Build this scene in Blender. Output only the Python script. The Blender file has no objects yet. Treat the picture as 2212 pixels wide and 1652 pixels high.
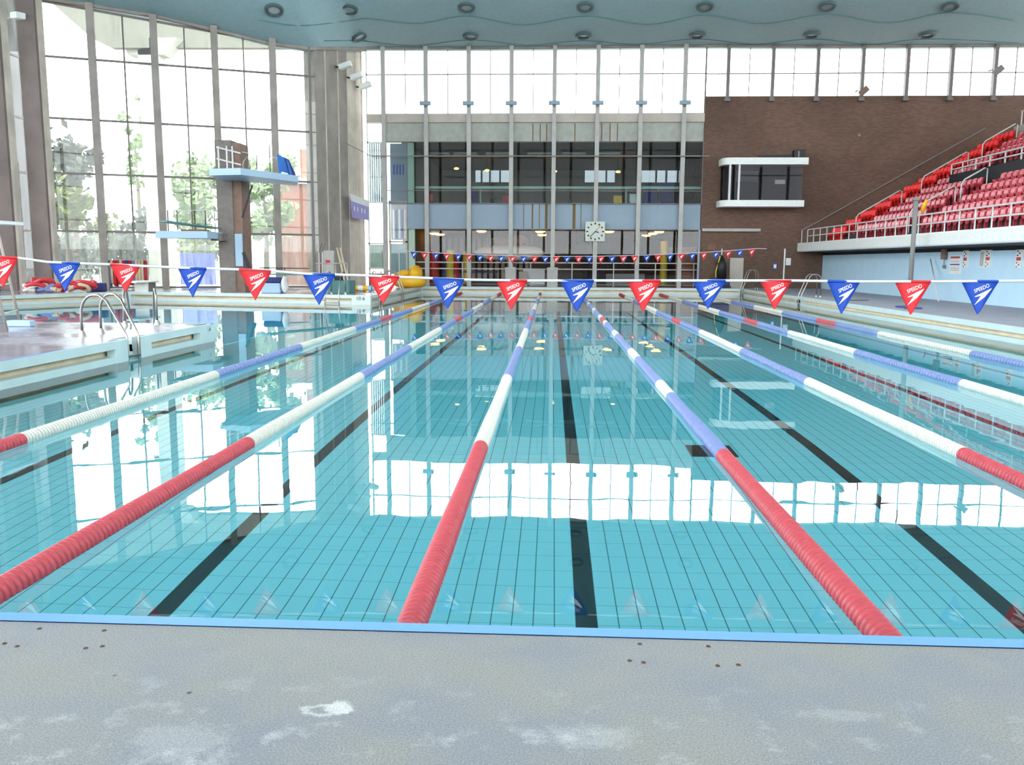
import bpy, bmesh, math, random
from mathutils import Vector, Matrix
C = bpy.context.scene.collection
random.seed(7)
PI = math.pi
# ------------------------------------------------------------------ camera
W, H = 2212, 1652
F, PIT, YAW, ROL, HC = 1850.0, .1393, .0458, .0055, 1.311
FW = Vector((-math.sin(YAW)*math.cos(PIT), math.cos(YAW)*math.cos(PIT), -math.sin(PIT)))
_R = Vector((math.cos(YAW), math.sin(YAW), 0)); _U = _R.cross(FW)
RT = _R*math.cos(ROL) + _U*math.sin(ROL); UP = -_R*math.sin(ROL) + _U*math.cos(ROL)
EYE = Vector((0, 0, HC))
cd = bpy.data.cameras.new('camera'); cam = bpy.data.objects.new('camera', cd); C.objects.link(cam)
cam.matrix_world = Matrix(((RT.x, UP.x, -FW.x, 0), (RT.y, UP.y, -FW.y, 0), (RT.z, UP.z, -FW.z, HC), (0, 0, 0, 1)))
cd.sensor_width = 36; cd.sensor_fit = 'HORIZONTAL'; cd.lens = F/W*36; cd.clip_end = 500; cd.clip_start = .05
sc = bpy.context.scene; sc.camera = cam
sc.view_settings.view_transform = 'Standard'; sc.view_settings.look = 'None'
sc.view_settings.gamma = 1; sc.view_settings.use_curve_mapping = False
sc.view_settings.exposure = 0.34
# ------------------------------------------------------------------ daylight: bright overcast sky and a low-angle sun outside
SKY = 6.5
wd = bpy.data.worlds.new('sky'); sc.world = wd; wd.use_nodes = True
bg = wd.node_tree.nodes['Background']; bg.inputs[0].default_value = (.93, .97, 1, 1); bg.inputs[1].default_value = SKY
cy = sc.cycles
cy.max_bounces = 14; cy.diffuse_bounces = 5; cy.glossy_bounces = 5; cy.transmission_bounces = 10; cy.transparent_max_bounces = 24
cy.use_denoising = True; cy.sample_clamp_indirect = 12; cy.caustics_reflective = False; cy.caustics_refractive = True

# ------------------------------------------------------------------ where a line of sight meets a plane
def ray(x, y): return FW*F + RT*(x-W/2) - UP*(y-H/2)
def at(x, y, X=None, Y=None, Z=None, D=None):
    d = ray(x, y)
    t = X/d.x if X is not None else Y/d.y if Y is not None else (Z-HC)/d.z if Z is not None else D/F
    return EYE + d*t
def atp(x, y, P, N):
    d = ray(x, y); return EYE + d*((Vector(P)-EYE).dot(N)/d.dot(N))
def atv(x, y, P, Q): return atp(x, y, (P[0], P[1], 0), Vector((Q[1]-P[1], P[0]-Q[0], 0)))

# ------------------------------------------------------------------ materials
def new_mat(name):
    m = bpy.data.materials.new(name); m.use_nodes = True
    n = m.node_tree.nodes; return m, n, m.node_tree.links, n['Principled BSDF']
def lin(c): return tuple(((v/255+.055)/1.055)**2.4 if v > 10 else v/255/12.92 for v in c) + (1,)
def mat(name, rgb, rough=.6, metal=0, noise=0, scale=8, spec=.5, emit=None, es=0, bump=0):
    m, n, l, b = new_mat(name); col = lin(rgb)
    b.inputs['Base Color'].default_value = col; b.inputs['Roughness'].default_value = rough
    b.inputs['Metallic'].default_value = metal; b.inputs['Specular IOR Level'].default_value = spec
    if emit: b.inputs['Emission Color'].default_value = lin(emit); b.inputs['Emission Strength'].default_value = es
    if noise or bump:
        tc = n.new('ShaderNodeTexCoord'); t = n.new('ShaderNodeTexNoise'); t.inputs['Scale'].default_value = scale; t.inputs['Detail'].default_value = 6
        l.new(tc.outputs['Object'], t.inputs['Vector'])
    if noise:
        r = n.new('ShaderNodeMapRange'); r.inputs[1].default_value = .3; r.inputs[2].default_value = .7
        r.inputs[3].default_value = 1-noise; r.inputs[4].default_value = 1+noise
        x = n.new('ShaderNodeVectorMath'); x.operation = 'SCALE'; x.inputs[0].default_value = col[:3]
        l.new(t.outputs['Fac'], r.inputs[0]); l.new(r.outputs[0], x.inputs['Scale']); l.new(x.outputs[0], b.inputs['Base Color'])
    if bump:
        bp = n.new('ShaderNodeBump'); bp.inputs['Strength'].default_value = bump; bp.inputs['Distance'].default_value = .01
        l.new(t.outputs['Fac'], bp.inputs['Height']); l.new(bp.outputs[0], b.inputs['Normal'])
    return m
def glass(name, tint=(1, 1, 1), ior=1.35, haze=0):
    m = bpy.data.materials.new(name); m.use_nodes = True; n = m.node_tree.nodes; l = m.node_tree.links; n.clear()
    o = n.new('ShaderNodeOutputMaterial'); mx = n.new('ShaderNodeMixShader'); t = n.new('ShaderNodeBsdfTransparent'); g = n.new('ShaderNodeBsdfGlossy')
    t.inputs[0].default_value = tint + (1,); g.inputs['Roughness'].default_value = .01
    fr = n.new('ShaderNodeFresnel'); fr.inputs[0].default_value = ior
    l.new(fr.outputs[0], mx.inputs[0]); l.new(t.outputs[0], mx.inputs[1]); l.new(g.outputs[0], mx.inputs[2])
    last = mx
    if haze:      # dust and lime on the panes scatters daylight
        tr = n.new('ShaderNodeBsdfTranslucent'); tr.inputs[0].default_value = (.95, .97, .95, 1)
        m2 = n.new('ShaderNodeMixShader'); tc = n.new('ShaderNodeTexCoord'); mp = n.new('ShaderNodeMapping'); mp.inputs['Scale'].default_value = (6, 6, .5)
        nz = n.new('ShaderNodeTexNoise'); nz.inputs['Scale'].default_value = 1.5; nz.inputs['Detail'].default_value = 5
        mr = n.new('ShaderNodeMapRange'); mr.inputs[1].default_value = .3; mr.inputs[2].default_value = .75; mr.inputs[3].default_value = haze*.35; mr.inputs[4].default_value = haze*1.5
        l.new(tc.outputs['Object'], mp.inputs[0]); l.new(mp.outputs[0], nz.inputs['Vector']); l.new(nz.outputs['Fac'], mr.inputs[0])
        l.new(mr.outputs[0], m2.inputs[0]); l.new(mx.outputs[0], m2.inputs[1]); l.new(tr.outputs[0], m2.inputs[2]); last = m2
    l.new(last.outputs[0], o.inputs[0]); return m
def pool_tile(name, lanes, ca, cb, grout=(84, 140, 146), lane0=.225):
    """aqua 125 x 250 mm tiles with dark joints; one black tile course every 2.5 m as lane marking"""
    m, n, l, b = new_mat(name); g = n.new('ShaderNodeNewGeometry'); s = n.new('ShaderNodeSeparateXYZ'); l.new(g.outputs['Position'], s.inputs[0])
    def math_(op, a, c):
        k = n.new('ShaderNodeMath'); k.operation = op
        for i, v in enumerate((a, c)):
            if v is None: continue
            if isinstance(v, (int, float)): k.inputs[i].default_value = v
            else: l.new(v, k.inputs[i])
        return k.outputs[0]
    def near(v, per, off, half):          # 1 within half of off + k*per
        f = math_('FRACT', math_('DIVIDE', math_('SUBTRACT', v, off - per/2), per), None)
        return math_('LESS_THAN', math_('ABSOLUTE', math_('SUBTRACT', f, .5), None), half/per)
    jx = near(s.outputs[0], .125, lane0+.0625, .0034); jy = near(s.outputs[1], .25, 0, .0028)
    joint = math_('MAXIMUM', jx, math_('MULTIPLY', jy, .55))
    t = n.new('ShaderNodeTexNoise'); t.inputs['Scale'].default_value = 1.2; l.new(g.outputs['Position'], t.inputs['Vector'])
    c1 = n.new('ShaderNodeMix'); c1.data_type = 'RGBA'; c1.inputs[6].default_value = lin(ca); c1.inputs[7].default_value = lin(cb); l.new(t.outputs['Fac'], c1.inputs[0])
    c2 = n.new('ShaderNodeMix'); c2.data_type = 'RGBA'; c2.inputs[7].default_value = lin(grout); l.new(joint, c2.inputs[0]); l.new(c1.outputs[2], c2.inputs[6]); out = c2.outputs[2]
    if lanes:
        ln = near(s.outputs[0], 2.5, lane0, .062)
        ln = math_('MULTIPLY', ln, math_('MULTIPLY', math_('GREATER_THAN', s.outputs[0], -6.4), math_('GREATER_THAN', s.outputs[1], 2.98)))
        ln = math_('MULTIPLY', ln, math_('LESS_THAN', s.outputs[1], 44.9))
        c3 = n.new('ShaderNodeMix'); c3.data_type = 'RGBA'; c3.inputs[7].default_value = lin((26, 30, 36)); l.new(ln, c3.inputs[0]); l.new(out, c3.inputs[6]); out = c3.outputs[2]
    l.new(out, b.inputs['Base Color']); b.inputs['Roughness'].default_value = .4; return m
def brick(name, c1, c2, mortar, swap='XZ'):
    m, n, l, b = new_mat(name); g = n.new('ShaderNodeNewGeometry'); s = n.new('ShaderNodeSeparateXYZ'); k = n.new('ShaderNodeCombineXYZ'); l.new(g.outputs['Position'], s.inputs[0])
    l.new(s.outputs['XYZ'.index(swap[0])], k.inputs[0]); l.new(s.outputs['XYZ'.index(swap[1])], k.inputs[1])
    t = n.new('ShaderNodeTexBrick'); l.new(k.outputs[0], t.inputs['Vector']); t.inputs['Scale'].default_value = 1
    t.inputs['Brick Width'].default_value = .225; t.inputs['Row Height'].default_value = .075; t.inputs['Mortar Size'].default_value = .008
    t.inputs['Color1'].default_value = lin(c1); t.inputs['Color2'].default_value = lin(c2); t.inputs['Mortar'].default_value = lin(mortar)
    z = n.new('ShaderNodeTexNoise'); z.inputs['Scale'].default_value = .35; z.inputs['Detail'].default_value = 8; l.new(g.outputs['Position'], z.inputs['Vector'])
    r = n.new('ShaderNodeMapRange'); r.inputs[1].default_value = .3; r.inputs[2].default_value = .7; r.inputs[3].default_value = .8; r.inputs[4].default_value = 1.2; l.new(z.outputs['Fac'], r.inputs[0])
    x = n.new('ShaderNodeVectorMath'); x.operation = 'SCALE'; l.new(t.outputs['Color'], x.inputs[0]); l.new(r.outputs[0], x.inputs['Scale']); l.new(x.outputs[0], b.inputs['Base Color'])
    b.inputs['Roughness'].default_value = .85; return m
def deck_mat(name, base, blue, olive, wet=0, scuff=True):
    m, n, l, b = new_mat(name); g = n.new('ShaderNodeNewGeometry')
    def noise(sc_, det=4, rg=.5):
        t = n.new('ShaderNodeTexNoise'); t.inputs['Scale'].default_value = sc_; t.inputs['Detail'].default_value = det; t.inputs['Roughness'].default_value = rg; l.new(g.outputs['Position'], t.inputs['Vector']); return t.outputs['Fac']
    def ramp(f, a, c, lo=0, hi=1):
        r = n.new('ShaderNodeMapRange'); r.inputs[1].default_value = a; r.inputs[2].default_value = c; r.inputs[3].default_value = lo; r.inputs[4].default_value = hi; l.new(f, r.inputs[0]); return r.outputs[0]
    def mix(f, a, c):
        k = n.new('ShaderNodeMix'); k.data_type = 'RGBA'; l.new(f, k.inputs[0])
        for i, v in ((6, a), (7, c)):
            if isinstance(v, tuple): k.inputs[i].default_value = v
            else: l.new(v, k.inputs[i])
        return k.outputs[2]
    c = mix(ramp(noise(1.7), .4, .62), lin(base), lin(blue)); c = mix(ramp(noise(2.6, 3), .5, .68, 0, .7), c, lin(olive))
    if scuff:
        sf = n.new('ShaderNodeMath'); sf.operation = 'MULTIPLY'; l.new(ramp(noise(7, 8, .65), .55, .68), sf.inputs[0]); s2 = n.new('ShaderNodeSeparateXYZ'); l.new(g.outputs['Position'], s2.inputs[0]); l.new(ramp(s2.outputs[1], 2.2, 2.62, .6, .06), sf.inputs[1])
        c = mix(sf.outputs[0], c, lin((196, 196, 198)))
        def blot(cx, cy, sx, sy, r0, r1, hole, amt, c):
            mp = n.new('ShaderNodeMapping'); mp.vector_type = 'TEXTURE'; mp.inputs['Location'].default_value = (cx, cy, 0); mp.inputs['Scale'].default_value = (sx, sy, 1); l.new(g.outputs['Position'], mp.inputs[0])
            ln = n.new('ShaderNodeVectorMath'); ln.operation = 'LENGTH'; l.new(mp.outputs[0], ln.inputs[0])
            ad = n.new('ShaderNodeMath'); ad.operation = 'ADD'; l.new(ln.outputs['Value'], ad.inputs[0]); l.new(ramp(noise(22, 6, .7), .25, .75, -.75, .75), ad.inputs[1])
            k = n.new('ShaderNodeMath'); k.operation = 'MULTIPLY'; l.new(ramp(ad.outputs[0], r0, r1, amt, 0), k.inputs[0]); l.new(ramp(ad.outputs[0], hole, hole+.25, 0, 1), k.inputs[1])
            return mix(k.outputs[0], c, lin((226, 228, 226)))
        p_ = [at(x, y, Z=0) for x, y in ((700, 1534), (735, 1528), (385, 1600), (1275, 1590), (1820, 1545))]
        c = blot(p_[0].x, p_[0].y, .05, .028, 1.1, 1.5, .55, .5, c); c = blot(p_[1].x, p_[1].y, .035, .03, .9, 1.4, -.5, .7, c)
        c = blot(p_[2].x, p_[2].y, .11, .07, .8, 1.5, -.2, .17, c); c = blot(p_[3].x, p_[3].y, .1, .05, .8, 1.5, -.2, .2, c); c = blot(p_[4].x, p_[4].y, .1, .03, .7, 1.4, -.2, .15, c)
        v = n.new('ShaderNodeTexVoronoi'); v.inputs['Scale'].default_value = 3.1; l.new(g.outputs['Position'], v.inputs['Vector'])
        c = mix(ramp(v.outputs['Distance'], .02, .035, .75, 0), c, lin((74, 58, 44)))
    sp = n.new('ShaderNodeVectorMath'); sp.operation = 'SCALE'; l.new(c, sp.inputs[0]); l.new(ramp(noise(170, 3, .9), .3, .7, .55, 1.45), sp.inputs['Scale'])
    l.new(sp.outputs[0], b.inputs['Base Color'])
    if wet: l.new(ramp(noise(.7, 3), .4, .6, .06, .3), b.inputs['Roughness'])
    else: b.inputs['Roughness'].default_value = .75
    bp = n.new('ShaderNodeBump'); bp.inputs['Strength'].default_value = .1 if wet else .12; bp.inputs['Distance'].default_value = .004; l.new(noise(120, 3), bp.inputs['Height']); l.new(bp.outputs[0], b.inputs['Normal'])
    return m
M = {}
M['deck'] = deck_mat('deck_concrete', (154, 154, 152), (144, 147, 154), (154, 154, 147))
M['deckwet'] = deck_mat('wet_deck', (168, 160, 172), (150, 146, 165), (170, 165, 168), wet=1, scuff=False)
M['deckside'] = deck_mat('side_deck', (176, 172, 182), (164, 162, 176), (176, 172, 176), wet=0, scuff=False)
M['blue_edge'] = mat('blue_edge_tile', (120, 176, 240), .35)
M['blue_edge2'] = mat('blue_edge_tile_deep', (96, 152, 226), .35)
M['white_tile'] = mat('white_pool_tile', (208, 224, 222), .3, noise=.05, scale=2)
M['gutter'] = mat('gutter_tile', (230, 210, 180), .8, noise=.12, scale=3)
M['tile'] = pool_tile('aqua_floor_tile', True, (224, 240, 250), (230, 244, 252), grout=(96, 128, 136))
M['wall_tile'] = mat('aqua_wall_tile', (226, 240, 244), .4)
M['deep_tile'] = mat('deep_pool_tile', (200, 236, 250), .4)
M['white'] = mat('white_paint', (238, 240, 236), .5, noise=.04)
M['postgrey'] = mat('post_grey', (182, 180, 174), .6, noise=.08, scale=3)
M['concrete'] = mat('raw_concrete', (160, 152, 144), .85, noise=.18, scale=1.2)
M['concrete2'] = mat('pale_concrete', (206, 196, 182), .85, noise=.2, scale=.9)
M['frame'] = mat('window_frame', (120, 112, 108), .5)
M['bluepanel'] = mat('blue_panel', (142, 162, 178), .5, noise=.03, scale=2)
M['bluewall'] = mat('pale_blue_wall', (198, 232, 250), .45, noise=.03, scale=2)
M['panel'] = mat('grey_green_panel', (176, 178, 168), .7, noise=.1, scale=3)
M['beam'] = mat('beam_stone', (196, 186, 174), .7, noise=.08, scale=2)
M['brick'] = brick('brown_brick', (114, 88, 74), (98, 74, 62), (104, 82, 70))
M['redbrick'] = brick('red_brick', (140, 84, 66), (130, 76, 60), (140, 104, 90))
M['ceil'] = mat('acoustic_ceiling', (160, 190, 195), .8, noise=.05, scale=5)
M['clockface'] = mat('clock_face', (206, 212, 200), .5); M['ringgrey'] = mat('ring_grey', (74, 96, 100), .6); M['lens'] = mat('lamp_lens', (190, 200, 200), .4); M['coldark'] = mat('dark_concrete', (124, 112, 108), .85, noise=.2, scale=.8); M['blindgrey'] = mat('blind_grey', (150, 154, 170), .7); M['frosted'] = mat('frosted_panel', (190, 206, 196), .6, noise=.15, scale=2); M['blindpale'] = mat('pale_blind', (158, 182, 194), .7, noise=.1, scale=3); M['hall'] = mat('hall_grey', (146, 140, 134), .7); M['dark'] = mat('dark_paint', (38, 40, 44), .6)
M['darkgrey'] = mat('dark_grey_step', (88, 86, 88), .8)
M['grey'] = mat('mid_grey', (136, 134, 132), .7)
M['steel'] = mat('brushed_steel', (158, 154, 148), .3, metal=1)
M['rail'] = mat('white_rail', (214, 212, 210), .4)
M['wood'] = mat('brown_wood', (128, 84, 62), .6, noise=.2, scale=6)
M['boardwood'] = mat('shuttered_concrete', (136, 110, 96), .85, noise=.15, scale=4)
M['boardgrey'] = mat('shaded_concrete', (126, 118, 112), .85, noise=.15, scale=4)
M['platform'] = mat('pale_blue_platform', (176, 204, 226), .5)
M['teal'] = mat('teal_paint', (86, 132, 132), .6)
M['red'] = mat('float_red', (196, 74, 84), .4, noise=.1, scale=14)
M['whitef'] = mat('float_white', (214, 212, 202), .4, noise=.07, scale=20)
M['blue'] = mat('float_blue', (122, 138, 188), .4, noise=.08, scale=20)
M['flagred'] = mat('pennant_red', (206, 34, 42), .65)
M['flagblue'] = mat('pennant_blue', (14, 66, 164), .65)
M['cord'] = mat('white_cord', (206, 208, 212), .6)
M['seat'] = mat('seat_red', (198, 62, 76), .2, spec=1)
M['seatbright'] = mat('seat_scarlet', (255, 44, 44), .4)  # brighter red for the block of seats beside the brick wall
M['yellow'] = mat('yellow_vinyl', (250, 190, 40), .4)
M['padred'] = mat('pad_red', (200, 44, 54), .5); M['padblue'] = mat('pad_blue', (58, 74, 140), .5); M['padyellow'] = mat('pad_yellow', (226, 206, 60), .5)
M['banner'] = mat('banner_lilac', (168, 160, 214), .7); M['flagcloth'] = mat('flag_blue', (40, 110, 190), .7); M['navy'] = mat('navy', (40, 44, 110), .6)
M['black'] = mat('black_plastic', (24, 24, 28), .5)
M['green'] = mat('pale_green_post', (186, 208, 190), .6)
M['rope'] = mat('cream_rope', (220, 200, 170), .6)
M['leaf'] = mat('tree_leaf', (92, 104, 34), .7, noise=.5, scale=1.5); M['leafdark'] = mat('dark_tree_leaf', (40, 50, 34), .7, noise=.5, scale=1.5); M['leafpale'] = mat('pale_tree_leaf', (104, 126, 78), .7, noise=.4, scale=1.5)
M['bark'] = mat('bark', (90, 80, 66), .9)
M['ground'] = mat('outside_paving', (168, 166, 158), .9, noise=.1, scale=.5)
M['stucco'] = mat('outside_white_concrete', (168, 164, 156), .9, noise=.06, scale=.6)
M['soffit'] = mat('soffit_render', (112, 108, 98), .9, noise=.06, scale=.4)
M['amber'] = mat('amber_lamp', (255, 190, 80), .5, emit=(255, 186, 92), es=5)
M['bluefence'] = mat('blue_fence', (60, 78, 168), .6)
M['stain'] = mat('stain_streak', (120, 100, 64), .8)
M['glass'] = glass('clear_pane'); M['dusty'] = glass('dusty_pane', (.97, 1, .98), haze=.03); M['lowdusty'] = glass('limescaled_pane', (.9, .95, .9), haze=.09)
M['shade'] = glass('shaded_pane', (.3, .31, .32), ior=1.1); M['tint'] = glass('tinted_pane', (.8, .86, .86), ior=1.15); M['smoke'] = glass('smoked_pane', (.6, .6, .64), ior=1.2)
def water_mat():
    m = bpy.data.materials.new('pool_water'); m.use_nodes = True; n = m.node_tree.nodes; l = m.node_tree.links; n.clear()
    o = n.new('ShaderNodeOutputMaterial'); g = n.new('ShaderNodeBsdfGlass'); g.inputs['IOR'].default_value = 1.333; g.inputs['Roughness'].default_value = 0
    g.inputs['Color'].default_value = (1, 1, 1, 1)
    va = n.new('ShaderNodeVolumeAbsorption'); va.inputs['Color'].default_value = (0, .945, .995, 1); va.inputs['Density'].default_value = .42; l.new(va.outputs[0], o.inputs['Volume'])
    ge = n.new('ShaderNodeNewGeometry'); t = n.new('ShaderNodeTexNoise'); t.inputs['Scale'].default_value = 1.6; t.inputs['Detail'].default_value = 2; l.new(ge.outputs['Position'], t.inputs['Vector'])
    bp = n.new('ShaderNodeBump'); bp.inputs['Strength'].default_value = .05; bp.inputs['Distance'].default_value = .02; l.new(t.outputs['Fac'], bp.inputs['Height']); l.new(bp.outputs[0], g.inputs['Normal'])
    l.new(g.outputs[0], o.inputs[0]); return m
M['water'] = water_mat()

# ------------------------------------------------------------------ mesh helpers
class MB:
    def __init__(s): s.v = []; s.f = []; s.m = []
    def add(s, vs, fs, m=0):
        k = len(s.v); s.v += [Vector(p) for p in vs]; s.f += [tuple(i+k for i in f) for f in fs]; s.m += [m]*len(fs); return s
    def quad(s, a, b, c, d, m=0): return s.add([a, b, c, d], [(0, 1, 2, 3)], m)
    def box(s, x0, x1, y0, y1, z0, z1, m=0):
        return s.add([(x, y, z) for z in (z0, z1) for y in (y0, y1) for x in (x0, x1)], [(0, 2, 3, 1), (4, 5, 7, 6), (0, 1, 5, 4), (2, 6, 7, 3), (0, 4, 6, 2), (1, 3, 7, 5)], m)
    def prism(s, poly, z0, z1, m=0):
        n = len(poly); vs = [(p[0], p[1], z0) for p in poly] + [(p[0], p[1], z1) for p in poly]
        return s.add(vs, [tuple(range(n))[::-1], tuple(range(n, 2*n))] + [(i, (i+1) % n, n+(i+1) % n, n+i) for i in range(n)], m)
    def bar(s, a, b, w, d, m=0, up=(0, 0, 1)):          # box of section w x d from a to b
        a, b = Vector(a), Vector(b); t = (b-a).normalized(); u = Vector(up)
        if abs(t.dot(u)) > .98: u = Vector((0, 1, 0))
        x = t.cross(u).normalized()*w/2; y = x.cross(t).normalized()*d/2
        vs = [p+sx*x+sy*y for p in (a, b) for sx, sy in ((-1, -1), (1, -1), (1, 1), (-1, 1))]
        return s.add(vs, [(3, 2, 1, 0), (4, 5, 6, 7)] + [(i, (i+1) % 4, 4+(i+1) % 4, 4+i) for i in range(4)], m)
    def tube(s, pts, r, n=8, m=0, cap=True):
        pts = [Vector(p) for p in pts]; rs = r if isinstance(r, (list, tuple)) else [r]*len(pts); rings = []
        t0 = (pts[1]-pts[0]).normalized(); u = t0.cross(Vector((0, 0, 1)))
        if u.length < .05: u = t0.cross(Vector((0, 1, 0)))
        u.normalize(); vs = []
        for i, p in enumerate(pts):
            t = (pts[min(i+1, len(pts)-1)]-pts[max(i-1, 0)]).normalized(); u = (u-t*u.dot(t)).normalized(); w = t.cross(u)
            vs += [p + (u*math.cos(2*PI*k/n)+w*math.sin(2*PI*k/n))*rs[i] for k in range(n)]
        fs = [(i*n+k, i*n+(k+1) % n, (i+1)*n+(k+1) % n, (i+1)*n+k) for i in range(len(pts)-1) for k in range(n)]
        if cap: fs += [tuple(range(n))[::-1], tuple(range((len(pts)-1)*n, len(pts)*n))]
        return s.add(vs, fs, m)
    def lathe(s, c, prof, n=16, m=0, axis='Z'):
        vs = []
        for r, h in prof:
            for k in range(n):
                a = 2*PI*k/n; p = (r*math.cos(a), r*math.sin(a), h)
                vs.append(Vector(c)+Vector(p if axis == 'Z' else (p[0], p[2], p[1])))
        return s.add(vs, [(i*n+k, i*n+(k+1) % n, (i+1)*n+(k+1) % n, (i+1)*n+k) for i in range(len(prof)-1) for k in range(n)], m)
    def ball(s, c, rx, ry, rz, m=0, n=10, k=7, jit=0):
        prof = [(math.sin(PI*i/k), -math.cos(PI*i/k)) for i in range(k+1)]; vs = []
        for r, h in prof:
            for j in range(n):
                q = 1+random.uniform(-jit, jit); vs.append((c[0]+rx*r*math.cos(2*PI*j/n)*q, c[1]+ry*r*math.sin(2*PI*j/n)*q, c[2]+rz*h*q))
        return s.add(vs, [(i*n+j, i*n+(j+1) % n, (i+1)*n+(j+1) % n, (i+1)*n+j) for i in range(k) for j in range(n)], m)
    def build(s, name, mats, parent=None, smooth=False, bevel=0, origin=None):
        o0 = Vector(origin) if origin is not None else (parent_world(parent) if parent else Vector((0, 0, 0)))
        me = bpy.data.meshes.new(name); me.from_pydata([p-o0 for p in s.v], [], s.f); me.validate()
        for m in (mats if isinstance(mats, (list, tuple)) else [mats]): me.materials.append(M[m] if isinstance(m, str) else m)
        if len(me.polygons) == len(s.m): me.polygons.foreach_set('material_index', s.m)
        bm = bmesh.new(); bm.from_mesh(me); bmesh.ops.recalc_face_normals(bm, faces=bm.faces); bm.to_mesh(me); bm.free()
        if smooth: me.polygons.foreach_set('use_smooth', [True]*len(me.polygons))
        o = bpy.data.objects.new(name, me); C.objects.link(o)
        if parent: o.parent = parent
        elif origin is not None: o.location = o0
        if bevel:
            b = o.modifiers.new('bevel', 'BEVEL'); b.width = bevel; b.segments = 2; b.limit_method = 'ANGLE'
        return o
def parent_world(p):
    v = Vector((0, 0, 0))
    while p: v += p.location; p = p.parent
    return v
def tag(o, label, cat, group=None, kind=None):
    o['label'] = label; o['category'] = cat
    if group: o['group'] = group
    if kind: o['kind'] = kind
    return o
def thing(name, label, cat, loc=(0, 0, 0), group=None, kind=None):
    o = bpy.data.objects.new(name, None); C.objects.link(o); o.location = loc; o.empty_display_size = .2
    return tag(o, label, cat, group, kind)
def copy_tree(o, parent=None):
    c = o.copy(); C.objects.link(c)
    if parent: c.parent = parent
    for ch in o.children: copy_tree(ch, c)
    return c
def struct(mb, name, mats, label, cat, parent=None, **kw):
    o = mb.build(name, mats, parent, **kw); return tag(o, label, cat, kind='structure') if parent is None else o
def text_mesh(body, size, shear=0, off=0):
    cu = bpy.data.curves.new('t', 'FONT'); cu.body = body; cu.size = size; cu.shear = shear; cu.offset = off; cu.align_x = 'CENTER'; cu.align_y = 'CENTER'
    ob = bpy.data.objects.new('t', cu); C.objects.link(ob); bpy.context.view_layer.update()
    me = bpy.data.meshes.new_from_object(ob.evaluated_get(bpy.context.evaluated_depsgraph_get()))
    bpy.data.objects.remove(ob); bpy.data.curves.remove(cu); return me
ORD = 'first second third fourth fifth sixth seventh eighth ninth tenth eleventh twelfth thirteenth fourteenth fifteenth sixteenth seventeenth eighteenth nineteenth twentieth twenty-first twenty-second twenty-third twenty-fourth twenty-fifth twenty-sixth twenty-seventh twenty-eighth twenty-ninth thirtieth thirty-first thirty-second thirty-third thirty-fourth thirty-fifth thirty-sixth thirty-seventh thirty-eighth thirty-ninth fortieth forty-first forty-second forty-third forty-fourth'.split()

# ================================================================== POOL
ZW = -.36
XL, XR, YN, YF = -7.1, 9.95, 2.97, 46.1
PA, PB = Vector((-23.0, 35.2, 0)), Vector((-7.1, 34.1, 0))      # far edge of the diving pool
nl, nr = at(0, 1324, Z=0), at(2212, 1383, Z=0)
ny = lambda x: nl.y + (nr.y-nl.y)*(x-nl.x)/(nr.x-nl.x)
out = [(XL, ny(XL)), (XR, ny(XR)), (XR, YF), (-7.0, YF), (-7.1, 33.3), (-17.9, 35.7), (-20.6, 29.5), (-20.6, 17.7), (XL, 17.7)]
sides = ['near', 'right', 'far', 'left', 'diving_far', 'diving_left', 'diving_end', 'pier_end', 'pier']
RIM = {}
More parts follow.
